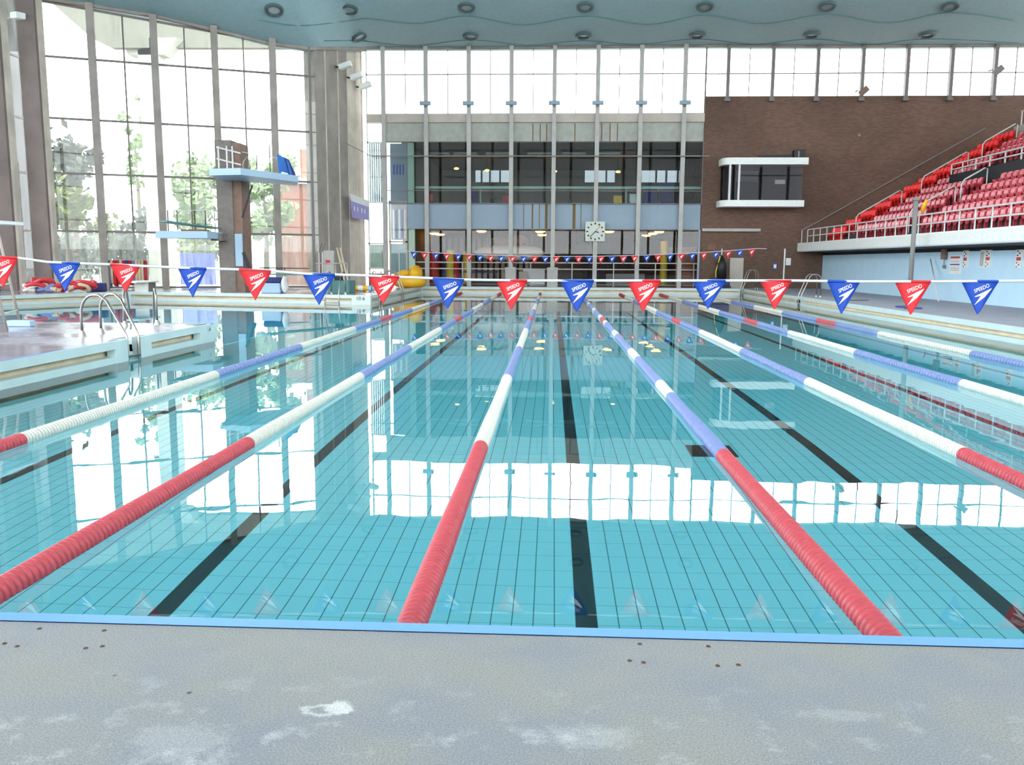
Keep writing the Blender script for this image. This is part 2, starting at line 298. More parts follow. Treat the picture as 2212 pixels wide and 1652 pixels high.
# edge profile: (distance behind the water face, height)
prof = [(.07, .004, 0), (0, .004, 1), (0, -.13, 1), (.2, -.13, 2), (.2, -.25, 1), (0, -.25, 1), (0, -.42, 3), (0, -2.4, 3)]
SL = dict(near='pale blue edged rim of the pool at the foreground deck', right='white tiled overflow rim of the pool below the stand', far='white tiled overflow rim of the pool below the hall windows', left='white tiled overflow rim beside the yellow raft deck',
          diving_far='white tiled rim of the diving pool under the diving tower', diving_left='white tiled rim of the diving pool beside the rolled lane ropes', diving_end='rim at the hidden end of the diving pool', pier_end='white tiled end of the pier facing the diving pool', pier='white tiled pier side with depth mark and ladder slot')
for i, sd in enumerate(sides):
    a, b = Vector(out[i]+(0,)), Vector(out[(i+1) % len(out)]+(0,)); t = (b-a).normalized(); nrm = Vector((t.y, -t.x, 0))
    mb = MB(); deep = sd in ('diving_far', 'diving_left', 'diving_end', 'pier_end')
    P = [(d, z) for d, z, _ in prof]
    if deep: P[-1] = (0, -3.6)
    cut = [(0, 1)]
    L = (b-a).length
    if sd == 'pier': cut = [(0, (17.7-14.45)/L), ((17.7-14.0)/L, 1)]
    if sd == 'right': cut = [(0, (35.0-YN)/L), ((35.5-YN)/L, 1)]
    for u0, u1 in cut:
        p0, p1 = a+(b-a)*u0, a+(b-a)*u1
        for k in range(len(P)-1):
            (d0, z0), (d1, z1) = P[k], P[k+1]; e0, e1 = nrm*d0+Vector((0, 0, z0)), nrm*d1+Vector((0, 0, z1))
            mi = [0, 1, 1, 2, 1, 1, 3][k] if not deep else [0, 1, 1, 2, 1, 1, 4][k]
            mb.quad(p0+e0, p1+e0, p1+e1, p0+e1, mi)
        # closed ends of the gutter
        for p in (p0, p1):
            q = t*(.05 if p is p0 else -.05)
            mb.add([p+nrm*d+Vector((0, 0, z)) + qq for d, z in ((0, -.13), (.2, -.13), (.2, -.25), (0, -.25)) for qq in (Vector(), q)], [(0, 2, 4, 6), (1, 3, 5, 7), (0, 1, 7, 6)], 1)
    for u0, u1 in zip(cut[:-1], cut[1:]):           # recessed ladder slot
        p0, p1 = a+(b-a)*u0[1], a+(b-a)*u1[0]; dn = Vector((0, 0, -1.4)); n2 = nrm*.22
        mb.quad(p0+n2, p1+n2, p1+n2+dn, p0+n2+dn, 1); mb.quad(p0, p0+n2, p0+n2+dn, p0+dn, 1); mb.quad(p1, p1+n2, p1+n2+dn, p1+dn, 1)
    if sd in ('pier',):                              # solid tiled ends beside the gutter
        for y0, y1 in ((17.0, 17.7), (14.45, 14.85), (13.6, 14.0)):
            mb.box(XL-.15, XL+.004, y0, y1, -.42, .0, 1)
    if sd == 'near': me_m = ['blue_edge', 'blue_edge2', 'gutter', 'wall_tile', 'deep_tile']
    else: me_m = ['blue_edge2' if sd == 'pier' else 'white_tile', 'white_tile', 'gutter', 'wall_tile', 'deep_tile']
    RIM[sd] = struct(mb, 'trim_%d' % (i+1), me_m, SL[sd], 'pool edge')
fz = [(2.6, -1.36), (9, -1.36), (24, -1.95), (YF+.1, -2.3)]; mb = MB()
for (ya, za), (yb_, zb_) in zip(fz[:-1], fz[1:]): mb.quad((XL, ya, za), (XR+.1, ya, za), (XR+.1, yb_, zb_), (XL, yb_, zb_))
struct(mb, 'floor_pool', ['tile'], 'aqua tiled pool floor with black lane lines', 'pool floor')
mb = MB(); mb.prism([(XL, 17.7), (XL, 35), (-24, 37), (-24, 17.7)], -3.9, -3.5); mb.quad((XL-.02, 17.7, -3.5), (XL-.02, 35, -3.5), (XL-.02, 35, -2.15), (XL-.02, 17.7, -1.7))
struct(mb, 'floor_diving_pool', ['deep_tile'], 'deep blue floor of the diving pool', 'pool floor')
wm = MB(); no = len(out); wm.add([(p[0], p[1], ZW) for p in out]+[(p[0], p[1], -4.2) for p in out], [tuple(range(no)), tuple(range(no, 2*no))[::-1]]+[(i, (i+1) % no, no+(i+1) % no, no+i) for i in range(no)])
wo = struct(wm, 'water', ['water'], 'still clear water of the racing and diving pools', 'water')
bmx = bmesh.new(); bmx.from_mesh(wo.data); bmesh.ops.triangulate(bmx, faces=bmx.faces); bmx.to_mesh(wo.data); bmx.free()
g = MB()
GRATE = (1.42, 1.88, 8.44, 8.92)
g.box(GRATE[0], GRATE[1], GRATE[2], GRATE[3], -1.36, -1.345)
for i in range(7): g.box(GRATE[0]+.02+i*.062, GRATE[0]+.045+i*.062, GRATE[2]+.03, GRATE[3]-.03, -1.345, -1.335)
tag(g.build('drain_grate', ['dark']), 'dark square drain grate on the pool floor under the blue float lane rope', 'grate')

# ================================================================== DECKS
dk = [(XL-20, -6), (30, -6), (30, ny(30)), (XR, ny(XR)), (XR-.0, ny(XR)), (XL, ny(XL)), (XL-20, ny(XL-20))]
inset = .07
mb = MB(); mb.prism([(-30, -6), (28, -6), (28, ny(28)-inset), (-30, ny(-30)-inset)], -.4, .0)
struct(mb, 'floor_near', ['deck'], 'grey scuffed concrete deck in the foreground', 'floor')
mb = MB(); mb.prism([(-30, 3.2), (XL-.07, 2.9), (XL-.07, 13.95), (XL-.3, 13.95), (XL-.3, 14.5), (XL-.07, 14.5), (XL-.07, 17.63), (-30, 17.63)], -.12, 0)
struct(mb, 'floor_pier', ['deckwet'], 'wet mauve grey pier deck between the two pools', 'floor')
mb = MB(); mb.prism([(XR+.07, 2.9), (28, 2.9), (28, 47.4), (XR+.07, 47.4), (XR+.07, 35.6), (XR+.3, 35.6), (XR+.3, 35.0), (XR+.07, 35.0)], -.12, 0)
struct(mb, 'floor_right', ['deckside'], 'pale grey deck along the foot of the stand', 'floor')
mb = MB(); mb.prism([(-7.07, YF+.07), (XR+.07, YF+.07), (XR+.07, 47.4), (-7.07, 47.4)], -.12, 0)
struct(mb, 'floor_far', ['deckside'], 'narrow deck under the hall windows', 'floor')
mb = MB(); mb.prism([(-7.07, 47.4), (-7.07, 46.1), (-7.17, 33.38), (-17.95, 35.77), (-20.7, 29.5), (-20.7, 17.6), (-30, 17.6), (-30, 47.4)], -.12, 0)
struct(mb, 'floor_left', ['deckwet'], 'sunlit wet deck around the diving tower', 'floor')

M['rust'] = mat('rust', (92, 70, 44), .8, noise=.3, scale=60)
for i, (px, py) in enumerate(((10, 1390), (37, 1396), (85, 1358), (185, 1400), (221, 1396), (225, 1362), (1360, 1427), (1382, 1391), (1390, 1431), (1530, 1396), (1550, 1438), (1595, 1436))):
    p = at(px, py, Z=0); tag(MB().lathe(p, [(.0, .0025), (.006, .003), (.0085, .0), (0, 0)], 10).build('anchor_bolt', ['rust']), 'tiny rusty anchor bolt in the foreground deck, %s from the pier side' % ORD[i], 'bolt', 'rusty bolts in the foreground deck')
# ================================================================== LANE ROPES
X2, LW, Y0R, Y1R = -.624, 2.12, 3.02, 46.05
SEG = [(3.02, 7.5, 'red'), (7.5, 12.1, 'whitef'), (12.1, 16.3, 'blue'), (16.3, 20.9, 'whitef'), (20.9, 24.0, 'blue'), (24.0, 25.7, 'red'), (25.7, 29.5, 'blue'), (29.5, 33.6, 'whitef'), (33.6, 37.9, 'blue'), (37.9, 42.3, 'whitef'), (42.3, 46.0, 'red')]
SEG3 = [(3.02, 7.3, 'red'), (7.3, 10.6, 'blue'), (10.6, 11.7, 'whitef'), (11.7, 14.7, 'blue'), (14.7, 16.1, 'whitef'), (16.1, 19.4, 'blue'), (19.4, 20.5, 'whitef'), (20.5, 23.3, 'blue'), (23.3, 24.0, 'whitef'), (24, 25.6, 'red'), (25.6, 26.6, 'whitef'), (26.6, 29.5, 'blue'), (29.5, 30.6, 'whitef'), (30.6, 34, 'blue'), (34, 35, 'whitef'), (35, 38.5, 'blue'), (38.5, 42.5, 'whitef'), (42.5, 46, 'red')]
NM = dict(red='red_floats', whitef='white_floats', blue='blue_floats')
def rope(segs, loc, label):
    r = thing('lane_rope', label, 'lane rope', loc, 'lane ropes across the pool')
    cab = MB().tube([(loc[0], Y0R-.06, loc[2]), (loc[0], Y1R+.04, loc[2])], .012, 6); cab.build('cable', ['steel'], r)
    for y0, y1, c in segs:
        mb = MB(); y = y0; sp = .05 if y0 < 12 else .1; n = 16 if y0 < 12 else 10
        pr = []
        while y < y1-.01:
            k = .068 + .003*math.sin(y*1.7) if True else 0
            pr += [(k*.72, y+.002), (k, y+sp*.14), (k*1.03, y+sp*.45), (k, y+sp*.76), (k*.72, y+sp*.9)]; y += sp
        pr = [(.012, y0)] + pr + [(.012, y1)]
        mb.lathe((loc[0], 0, loc[2]), pr, n, 0, 'Y'); mb.build(NM[c], [c], r, smooth=True)
    return r
RL = ['beside the diving pool', 'second from the diving pool', 'third from the diving pool', 'with short blue and white bands down the middle', 'fourth from the stand', 'third from the stand', 'second from the stand']
def rl(i): return 'red, white and blue lane rope ' + (['first out from the diving pool', 'second out from the diving pool', 'third out from the diving pool', 'changing straight from red to blue floats', 'third in from the stand', 'second in from the stand', 'first in from the stand'][i])
first = rope(SEG, (X2-2*LW, 0, -.335), rl(0))
for i in (1, 2, 4, 5, 6):
    c = copy_tree(first); c.location = (X2+(i-2)*LW, 0, -.335); c['label'] = rl(i)
rope(SEG3, (X2+LW, 0, -.335), rl(3))

# ================================================================== FRONT PENNANTS
YP = 7.5
cordpx = [(-60, 552), (40, 557), (104, 566), (174, 569), (239, 571), (383, 578), (447, 580), (517, 582), (586, 585), (654, 591), (724, 593), (794, 595), (863, 598), (935, 601), (1003, 604), (1072, 605), (1139, 606), (1283, 606), (1427, 606), (1567, 606), (1709, 606), (1858, 608), (2009, 608), (2155, 607), (2280, 606), (2460, 604)]
pts = [at(x, y, Y=YP) for x, y in cordpx]
pl = Vector((-9.5, YP, pts[0].z+.35)); pr_ = Vector((12.3, YP, pts[-1].z+.3))
tag(MB().tube([pl]+pts+[pr_], .011, 8).build('flag_line', ['cord'], smooth=True), 'white cord of the front pennant line across the pool', 'cord')
fl = [(-30, 39, 4, 620), (104, 174, 136, 628), (239, 302, 273, 630), (383, 447, 414, 641), (517, 586, 551, 647), (654, 724, 685, 657), (794, 863, 829, 655), (935, 1003, 966, 666), (1072, 1139, 1106, 668), (1211, 1283, 1246, 672), (1355, 1427, 1387, 671), (1496, 1567, 1529, 666), (1643, 1709, 1672, 667), (1787, 1858, 1819, 676), (1935, 2009, 1968, 678), (2079, 2155, 2110, 677), (2223, 2298, 2260, 676), (2366, 2442, 2404, 675)]
def cord_y(x):
    for (a, b), (c, d) in zip(cordpx[:-1], cordpx[1:]):
        if a <= x <= c: return b+(d-b)*(x-a)/(c-a)
    return 605
FWID, FHEI = .30, .32
def pennant(mb):
    n = 8                                                            # cloth with a gentle ripple, hemmed over the cord
    vs = []
    for sgn in (0, 1):
        for r in range(n+1):
            v = r/n; w = FWID/2*(1-v) + .004
            for k in range(5):
                u = k/4*2-1; vs.append((u*w, .006*math.sin(u*2.2+v*4)*v + (.0012 if sgn else -.0012), -.006-v*FHEI))
    fs = []; o2 = (n+1)*5
    for r in range(n):
        for k in range(4):
            a = r*5+k; fs += [(a, a+1, a+6, a+5), (o2+a, o2+a+5, o2+a+6, o2+a+1)]
        fs += [(r*5, r*5+5, o2+r*5+5, o2+r*5), (r*5+4, o2+r*5+4, o2+r*5+9, r*5+9)]
    mb.add(vs, fs); return mb
tm = text_mesh('SPEEDO', .052, shear=.25, off=.0003)
tm.materials.append(M['white'])
protos = {}
def make_pennant(col, label):
    e = thing('pennant', label, 'flag', (0, 0, 0), 'pennants on the front line')
    pennant(MB()).build('cloth', [col], e, smooth=True)
    MB().tube([(-FWID/2, 0, 0), (FWID/2, 0, 0)], .013, 8).build('hem', [col], e, smooth=True)
    t = bpy.data.objects.new('lettering', tm); C.objects.link(t); t.parent = e; t.location = (.013, -.0095, -.072); t.rotation_euler = (PI/2, math.radians(-27), 0); t.scale = (.74, .98, 1)
    em = MB()
    arrow = [(-.036, -.150), (.098, -.068), (.088, -.090), (.044, -.156), (-.037, -.237), (.010, -.150), (.014, -.143), (-.034, -.157)]
    vs = [(x, -.0085, z) for x, z in arrow] + [(x, -.0075, z) for x, z in arrow]; n = len(arrow)
    em.add(vs, [tuple(range(n)), tuple(range(n, 2*n))[::-1]] + [(i, (i+1) % n, n+(i+1) % n, n+i) for i in range(n)]); em.build('emblem', ['white'], e)
    return e
for i, (x0, x1, xb, yb) in enumerate(fl):
    col = 'flagred' if i % 2 == 0 else 'flagblue'; nm = 'red' if i % 2 == 0 else 'blue'
    lab = '%s pennant with white lettering, %s on the front line from the diving pool side' % (nm, ORD[i])
    if col not in protos: protos[col] = e = make_pennant(col, lab)
    else: e = copy_tree(protos[col])
    y = (cord_y(x0)+cord_y(x1))/2; p = at((x0+x1)/2, y, Y=YP); q = at(xb, yb, Y=YP)
    e.location = p; e['label'] = lab
    wpx = (at(x1, y, Y=YP)-at(x0, y, Y=YP)).length; e.scale = (wpx/FWID, 1, (p.z-q.z)/FHEI)
    dy = cord_y(x1)-cord_y(x0); e.rotation_euler = (0, math.atan2(dy, x1-x0)*.9, random.uniform(-.12, .12))
# ------------------------------------------------------------------ far pennant line
YQ = 41.6
fx = [370, 460, 557, 650, 747, 840, 932, 1023, 1113, 1208, 1303, 1395, 1488, 1580, 1672, 1770, 1862, 1960, 2055, 2150]
fx = [800+v/3.934 for v in fx] + [1300+v/3.934 for v in (187, 280, 383, 478, 580, 677, 770, 868, 970, 1075, 1173, 1275)]
fy = lambda x: 537 + 16.5*(1-((x-1230)/400)**2) - 1.5*(x < 1230)*(1230-x)/400*-1
cp = [at(x, fy(x), Y=YQ) for x in range(880, 1657, 36)]
tag(MB().tube([at(860, 536, Y=YQ)]+cp+[at(1656, 537, Y=YQ)], .016, 6).build('flag_line', ['cord']), 'thin cord of the distant pennant line before the hall windows', 'cord')
pm = {}
for c, cc in (('flagred', 'red'), ('flagblue', 'blue')):
    b = MB(); tri = [(-.18, 0), (.18, 0), (0, -.38)]
    vs = [(x, -.004, z) for x, z in tri]+[(x, .004, z) for x, z in tri]; b.add(vs, [(0, 1, 2), (5, 4, 3), (0, 3, 4, 1), (1, 4, 5, 2), (2, 5, 3, 0)])
    ar = [(-.05, -.12), (.1, -.05), (-.03, -.23)]; b.add([(x, -.008, z) for x, z in ar], [(0, 1, 2)], 1); pm[c] = b.build('pennant', [c, 'white'], origin=(0, 0, 0))
for i, x in enumerate(fx):
    c = 'flagblue' if i % 2 == 0 else 'flagred'; o = pm[c] if i < 2 else pm[c].copy()
    if i >= 2: C.objects.link(o)
    o.location = at(x, fy(x)+.5, Y=YQ)
    tag(o, 'small %s pennant on the distant line, %s from the yellow raft end' % ('blue' if i % 2 == 0 else 'red', ORD[i]), 'flag', 'pennants on the distant line')
p = at(1656, 625, Z=0); pp = Vector((11.0, YQ, 0)); e = thing('flag_post', 'slim white post holding the distant pennant line beside the stand', 'post', pp)
MB().tube([pp, (11.0, YQ, at(1656, 537, Y=YQ).z)], .035, 8).build('pole', ['rail'], e); MB().lathe(pp, [(0, .03), (.12, .03), (.14, 0), (0, 0)], 12).build('base_plate', ['steel'], e)
pp = Vector((at(880, 560, Y=YQ).x-.4, YQ, 0)); e = thing('flag_post', 'slim steel post holding the distant pennant line near the raft', 'post', pp)
MB().tube([pp, (pp.x, YQ, at(860, 536, Y=YQ).z)], .03, 8).build('pole', ['steel'], e); MB().lathe(pp, [(0, .03), (.12, .03), (.14, 0), (0, 0)], 12).build('base_plate', ['steel'], e)

# ================================================================== FAR FACADE
YC = 47.2
Zs = dict(top=12.45, bar=11.19, sill=9.16, beam=8.72, panel=7.71, gal=4.47, low=3.1)
XF = [-10.09, -9.10, -6.82, -4.53, -2.26, .01, 2.29, 4.56, 6.83, 7.95]
colx = XF[1:9]
def ceil_far(x): return 12.6
for i, x in enumerate(colx):
    mb = MB(); mb.box(x-.11, x+.11, YC-.35, YC-.1, 0, ceil_far(x)+.2)
    if i in (3, 4): mb.box(x-.29, x+.29, YC-.45, YC-.08, 0, 1.05)
    struct(mb, 'trim_column_%d' % (i+1), ['postgrey'], 'tall pale grey window post, %s from the yellow raft' % ORD[i] + (' with boxed foot' if i in (3, 4) else ''), 'post')
struct(MB().box(XF[0], XF[9], YC-.05, YC+.5, Zs['beam'], Zs['sill']), 'trim_beam', ['beam'], 'stone beam under the high clerestory windows', 'beam')
mb = MB(); mb.box(XF[1]+.05, XF[9], YC+.1, YC+.35, Zs['panel'], Zs['beam'])
for x in [at(px, 285, Y=YC).x for px in (1151, 1167, 1181, 1242, 1318, 1334, 1300)]: mb.box(x-.025, x+.025, YC+.092, YC+.1, Zs['panel'], Zs['beam']-.05, 1)
struct(mb, 'wall_far_panel', ['panel', 'stain'], 'grey streaked panel band above the gallery windows', 'wall')
mb = MB(); mb.box(at(877, 470, Y=YC).x, XF[9]-.02, YC+.1, YC+.35, Zs['low'], Zs['gal'])
for x, w in [(at(px, 470, Y=YC).x, w_) for px, w_ in ((1131, .02), (1150, .04), (1165, .02), (1180, .07), (1240, .08), (1255, .02))]: mb.box(x-w, x+w, YC+.09, YC+.1, Zs['low']+.03, Zs['gal'], 1)
struct(mb, 'wall_far_band', ['bluepanel', 'stain'], 'pale blue panel band between gallery and sports hall', 'wall')
def window(n, corners_bars, frame_m, pane_m, label, pane_quad, extra=None, off=(0, .06, 0)):
    """bars: list of (a, b, w, d); pane_quad: four corners"""
    mb = MB()
    for a, b, w, d in corners_bars: mb.bar(a, b, w, d)
    f = struct(mb, 'window_%d' % n, [frame_m], label, 'window')
    q = [Vector(v) for v in pane_quad]; nn = (q[1]-q[0]).cross(q[2]-q[0]).normalized()*.01
    pb = MB(); pb.add([v-nn for v in q]+[v+nn for v in q], [(3, 2, 1, 0), (4, 5, 6, 7)]+[(i, (i+1) % 4, 4+(i+1) % 4, 4+i) for i in range(4)]); pb.build('pane', [pane_m], f)
    return f
wn = 0
def rectwin(x0, x1, y, z0, z1, bars_z=(), mids=(), frame='frame', pane='glass', label='', fw=.05):
    global wn; wn += 1
    B = [((x0, y, z0), (x1, y, z0), fw, fw), ((x0, y, z1), (x1, y, z1), fw, fw), ((x0+fw/2, y, z0), (x0+fw/2, y, z1), fw, fw), ((x1-fw/2, y, z0), (x1-fw/2, y, z1), fw, fw)]
    B += [((x0, y, z), (x1, y, z), fw, fw) for z in bars_z] + [((x, y, z0), (x, y, z1), fw*.8, fw) for x in mids]
    return window(wn, B, frame, pane, label, [(x0, y, z0), (x1, y, z0), (x1, y, z1), (x0, y, z1)])
for i in range(9):
    x0, x1 = XF[i], XF[i+1]; md = [(x0+x1)/2] if 0 < i < 8 else []
    if i > 0: rectwin(x0, x1, YC, Zs['sill'], 12.7, (Zs['bar'],), md, label='clerestory window above the blue band, %s bay from the diving hall corner' % ORD[i])
    if i > 0: rectwin(x0, x1, YC-.02, Zs['gal'], Zs['panel'], (at(1200, 412, Y=YC).z,), (), 'frame', 'tint', label='dark gallery window above the blue band, %s bay from the diving hall corner' % ORD[i], fw=.04)
    if i > 1: rectwin(x0, x1, YC-.02, .12, Zs['low'], (), (), 'frame', 'glass', label='hall window below the blue band, %s bay from the diving hall corner' % ORD[i], fw=.04)
# corner bay: stacked narrow lights
zz = [0.0, at(810, 592, Y=YC).z, at(810, 580, Y=YC).z, at(810, 526, Y=YC).z, at(810, 437, Y=YC).z, at(810, 308, Y=YC).z, 8.74, Zs['bar'], 12.7]
cornerw = rectwin(XF[0], XF[1], YC, zz[1], 12.7, zz[2:-1], (), 'white', 'dusty', 'tall narrow window of stacked lights at the diving hall corner', fw=.08)
struct(MB().box(XF[0], XF[1], YC-.1, YC+.15, 0, zz[1]+.02), 'wall_far_plinth', ['wood'], 'brown plinth under the narrow corner window', 'wall')
narroww = rectwin(-8.95, -7.95, YC+.05, 0.2, Zs['gal'], (at(850, 435, Y=YC).z, at(850, 522, Y=YC).z), (), 'beam', 'dusty', 'narrow window with blue blind stripes beside the blue band', fw=.09)
mb = MB(); zq = lambda y: at(850, y, Y=YC).z
for k in range(7): mb.box(XF[0]+.1+k*.12, XF[0]+.2+k*.12, YC+.05, YC+.08, zq(436), zq(309))
tag(mb.build('window_blind', ['blindpale']), 'pale blue vertical blind high in the corner window beside the fins', 'blind')
MB().box(XF[0]+.06, XF[1]-.06, YC+.05, YC+.07, zq(580), zq(528)).build('frosted_pane', ['frosted'], cornerw)
e = thing('window_blind', 'grey and blue slatted blind in the narrow window beside the blue band', 'blind', (-8.45, YC+.3, zq(518)))
MB().box(-8.9, -8.0, YC+.34, YC+.36, zq(518), zq(308)).build('backing', ['blindgrey'], e)
for k in range(5): MB().box(-8.78+k*.16, -8.70+k*.16, YC+.28, YC+.32, zq(515), zq(452)).build('slat', ['bluefence' if k % 2 else 'white'], e)
for k in range(4): MB().box(-8.72+k*.17, -8.64+k*.17, YC+.28, YC+.32, zq(376), zq(354)).build('slat', ['bluefence'], e)
MB().box(-8.9, -8.0, YC+.1, YC+.12, zq(592), zq(526)).build('frosted_pane', ['blindpale'], narroww)
struct(MB().box(at(880, 400, Y=YC).x-.02, at(893, 400, Y=YC).x, YC+.3, YC+.5, 0, Zs['panel']), 'trim_green_post', ['green'], 'pale green post at the edge of the gallery', 'post')

# brick wall, clerestory and posts on the stand side
struct(MB().box(XF[9], 30, YC, YC+.4, 0, 10.02), 'wall_far', ['brick'], 'brown brick wall behind the stand', 'wall')
struct(MB().box(XF[9]-.12, XF[9]-.02, YC-.08, YC+.1, 0, Zs['low']), 'trim_blue_post', ['bluepanel'], 'slim blue post at the brick wall edge', 'post')
RX = [XF[9]] + [at(px, 180, Y=YC).x for px in (1571, 1667, 1763, 1860, 1956, 2051, 2145)] + [25.0, 28.0]
for i in range(len(RX)-1):
    rectwin(RX[i], RX[i+1], YC+.1, 10.02, 12.7, (Zs['bar'],), ([(RX[i]+RX[i+1])/2] if i else []), label='clerestory window over the brick wall, %s bay from the blue band' % ORD[i])
for i, x in enumerate(RX[1:8]):
    mb = MB(); mb.box(x-.085, x+.085, YC-.22, YC+.02, 9.86, 12.7); mb.box(x-.15, x+.15, YC-.24, YC, 9.74, 9.9)
    struct(mb, 'trim_post_%d' % (i+1), ['frame'], 'brown clerestory post standing on the brick wall, %s from the blue band' % ORD[i], 'post')

# ------------------------------------------------------------------ gallery and sports hall behind the facade
struct(MB().box(-7.95, 9, YC+.36, 62, 3.3, 4.3), 'floor_gallery', ['hall'], 'gallery floor slab behind the blue band', 'floor')
struct(MB().box(-7.95, 9, YC+.36, 62, 7.75, 8.3), 'ceiling_gallery', ['hall'], 'gallery ceiling slab behind the grey panel band', 'ceiling')
struct(MB().box(-10.4, 9.4, YC+.5, 62.4, -.4, 0), 'floor_hall', ['hall'], 'grey sports hall floor behind the windows', 'floor')
mb = MB(); z0, z1 = at(1300, 394, Y=61.8).z, at(1300, 366, Y=61.8).z
mb.box(-8, 9, 61.8, 62.2, 0, z0); mb.box(-8, 9, 61.8, 62.2, z1, 8); mb.box(-8, at(1025, 380, Y=61.8).x, 61.8, 62.2, z0, z1)
for a, b in ((1102, 1262), (1330, 1385)): mb.box(at(a, 380, Y=61.8).x, at(b, 380, Y=61.8).x, 61.8, 62.2, z0, z1)
for px in (1040, 1058, 1080, 1290, 1310, 1418, 1440, 1465, 1490): x = at(px, 380, Y=61.8).x; mb.box(x-.05, x+.05, 61.8, 62.2, z0, z1)
struct(mb, 'wall_hall_back', ['hall'], 'grey back wall of the sports hall with a strip of windows', 'wall')
struct(MB().box(-8.3, -7.95, YC+.5, 62, 0, 8.3), 'wall_hall_left', ['hall'], 'end wall of the sports hall', 'wall')
struct(MB().box(9, 9.4, YC+.5, 62, 0, 8), 'wall_hall_right', ['brick'], 'brick end wall of the sports hall', 'wall')
for a, b in ((1025, 1102), (1262, 1330), (1385, 1515)):
    xa_, xb_ = at(a, 380, Y=61.8).x, at(b, 380, Y=61.8).x; rectwin(xa_, xb_, 62.0, z0, z1, label='strip window in the back wall of the gallery, %s from the raft end' % dict({1025: 'first', 1262: 'second', 1385: 'third'})[a], pane='shade')
for i, (px, py) in enumerate(((986, 364), (1052, 368), (1198, 370), (1335, 371))):  # small glowing bodies added to stand for warm lamp reflections
    p = at(px, py, Y=55); e = thing('reflection_glow', 'small amber glow added for a lamp reflection in the dark gallery, %s from the raft end' % ORD[i], 'lamp', p, 'glows added for lamp reflections in the gallery')
    MB().ball(p, .16, .16, .07).build('shade', ['amber'], e, smooth=True); MB().tube([p, (p.x, 55, 7.76)], .012, 5).build('cord', ['dark'], e)
mb = MB()
for k in range(15): mb.box(-7.8+k*.42, -7.55+k*.42, 60.9, 61.0, 0, 3.0)
tag(mb.build('slatted_screen', ['white']), 'white vertical slat screen at the back of the sports hall', 'screen')
mb = MB(); zr = at(1200, 408, Y=YC+1).z
mb.box(-8.5, 8.6, YC+1.0, YC+1.06, zr, zr+.14); [mb.box(x-.03, x+.03, YC+1, YC+1.06, 4.3, zr) for x in (-8.4, -4, 0, 4, 8.4)]
tag(mb.build('gallery_rail', ['green']), 'pale green handrail along the dark gallery', 'railing')
for i, (px, w_, h_, c) in enumerate(((925, .5, .9, 'padred'), (1022, .55, 1.1, 'navy'), (1066, .4, .6, 'dark'), (1095, .5, .8, 'padred'), (1335, .5, .8, 'yellow'), (1372, .6, .9, 'white'), (1405, .8, 1.4, 'navy'), (1440, .8, 1.5, 'navy'), (1490, .7, 1.3, 'dark'))):
    p = at(px, 435, Y=YC+2.4); e = thing('gallery_chair', '%s upholstered chair on the gallery, %s from the raft end' % (dict(padred='red', navy='navy', dark='black', yellow='yellow', white='white')[c], ORD[i]), 'chair', (p.x, YC+2.4, 4.3), 'chairs on the gallery')
    MB().box(p.x-w_/2, p.x+w_/2, YC+2.2, YC+2.7, 4.65, 4.75).build('seat', [c], e, bevel=.02); MB().box(p.x-w_/2, p.x+w_/2, YC+2.62, YC+2.7, 4.75, 4.3+h_).build('backrest', [c], e, bevel=.02)
    for sx in (-1, 1):
        for yy in (2.25, 2.65): MB().box(p.x+sx*(w_/2-.05)-.02, p.x+sx*(w_/2-.05)+.02, YC+yy-.02, YC+yy+.02, 4.3, 4.65).build('leg', ['steel'], e)
for i, px in enumerate((945, 1005, 1075, 1165, 1240, 1315)):
    x = at(px, 317, Y=52).x; tag(MB().box(x-.7, x+.7, 51.9, 52.1, 7.62, 7.75).build('strip_light', ['white'], bevel=.02), 'unlit white strip light on the gallery ceiling, %s from the raft end' % ORD[i], 'light', 'gallery strip lights')
LP = [(938, 505, 53), (951, 507, 56), (1040, 500, 51.5), (1167, 501, 51.5), (1171, 508, 55.5), (1316, 501, 51.5), (1396, 509, 55.5), (1410, 505, 53.5), (1424, 501.5, 51.5)]
for i, (px, py, yy) in enumerate(LP):
    p = at(px, py, Y=yy); z = min(p.z, 3.14); e = thing('bowl_lamp', 'glowing amber bowl lamp under the hall ceiling, %s from the raft end' % ORD[i], 'lamp', (p.x, yy, z), 'amber lamps in the sports hall')
    MB().lathe((p.x, yy, z), [(0, -.06), (.18, -.05), (.28, .0), (.3, .05)], 16).build('diffuser', ['amber'], e, smooth=True)
    MB().lathe((p.x, yy, z), [(.3, .05), (.31, .09), (.1, .13), (.03, 3.3-z)], 16).build('housing', ['white'], e, smooth=True)
for i, (px, c, y0) in enumerate(((937, 'padred', 54), (962, 'padblue', 55), (972, 'padyellow', 51), (985, 'padred', 56), (999, 'padblue', 57), (1007, 'padyellow', 55), (1392, 'padyellow', 60), (1406, 'padred', 60), (1420, 'padblue', 60), (1434, 'padyellow', 52))):
    p = at(px, 560, Y=y0); w_ = .34 if px in (937,) else .22
    tag(MB().lathe((p.x, y0, 0), [(0, 0), (w_, 0), (w_, 2.0 if px != 1434 else 2.6), (0, 2.0 if px != 1434 else 2.6)], 14).build('padded_column', [c], smooth=False), '%s padded column in the sports hall, %s from the raft end' % (c[3:], ORD[i]), 'column', 'padded columns in the sports hall')
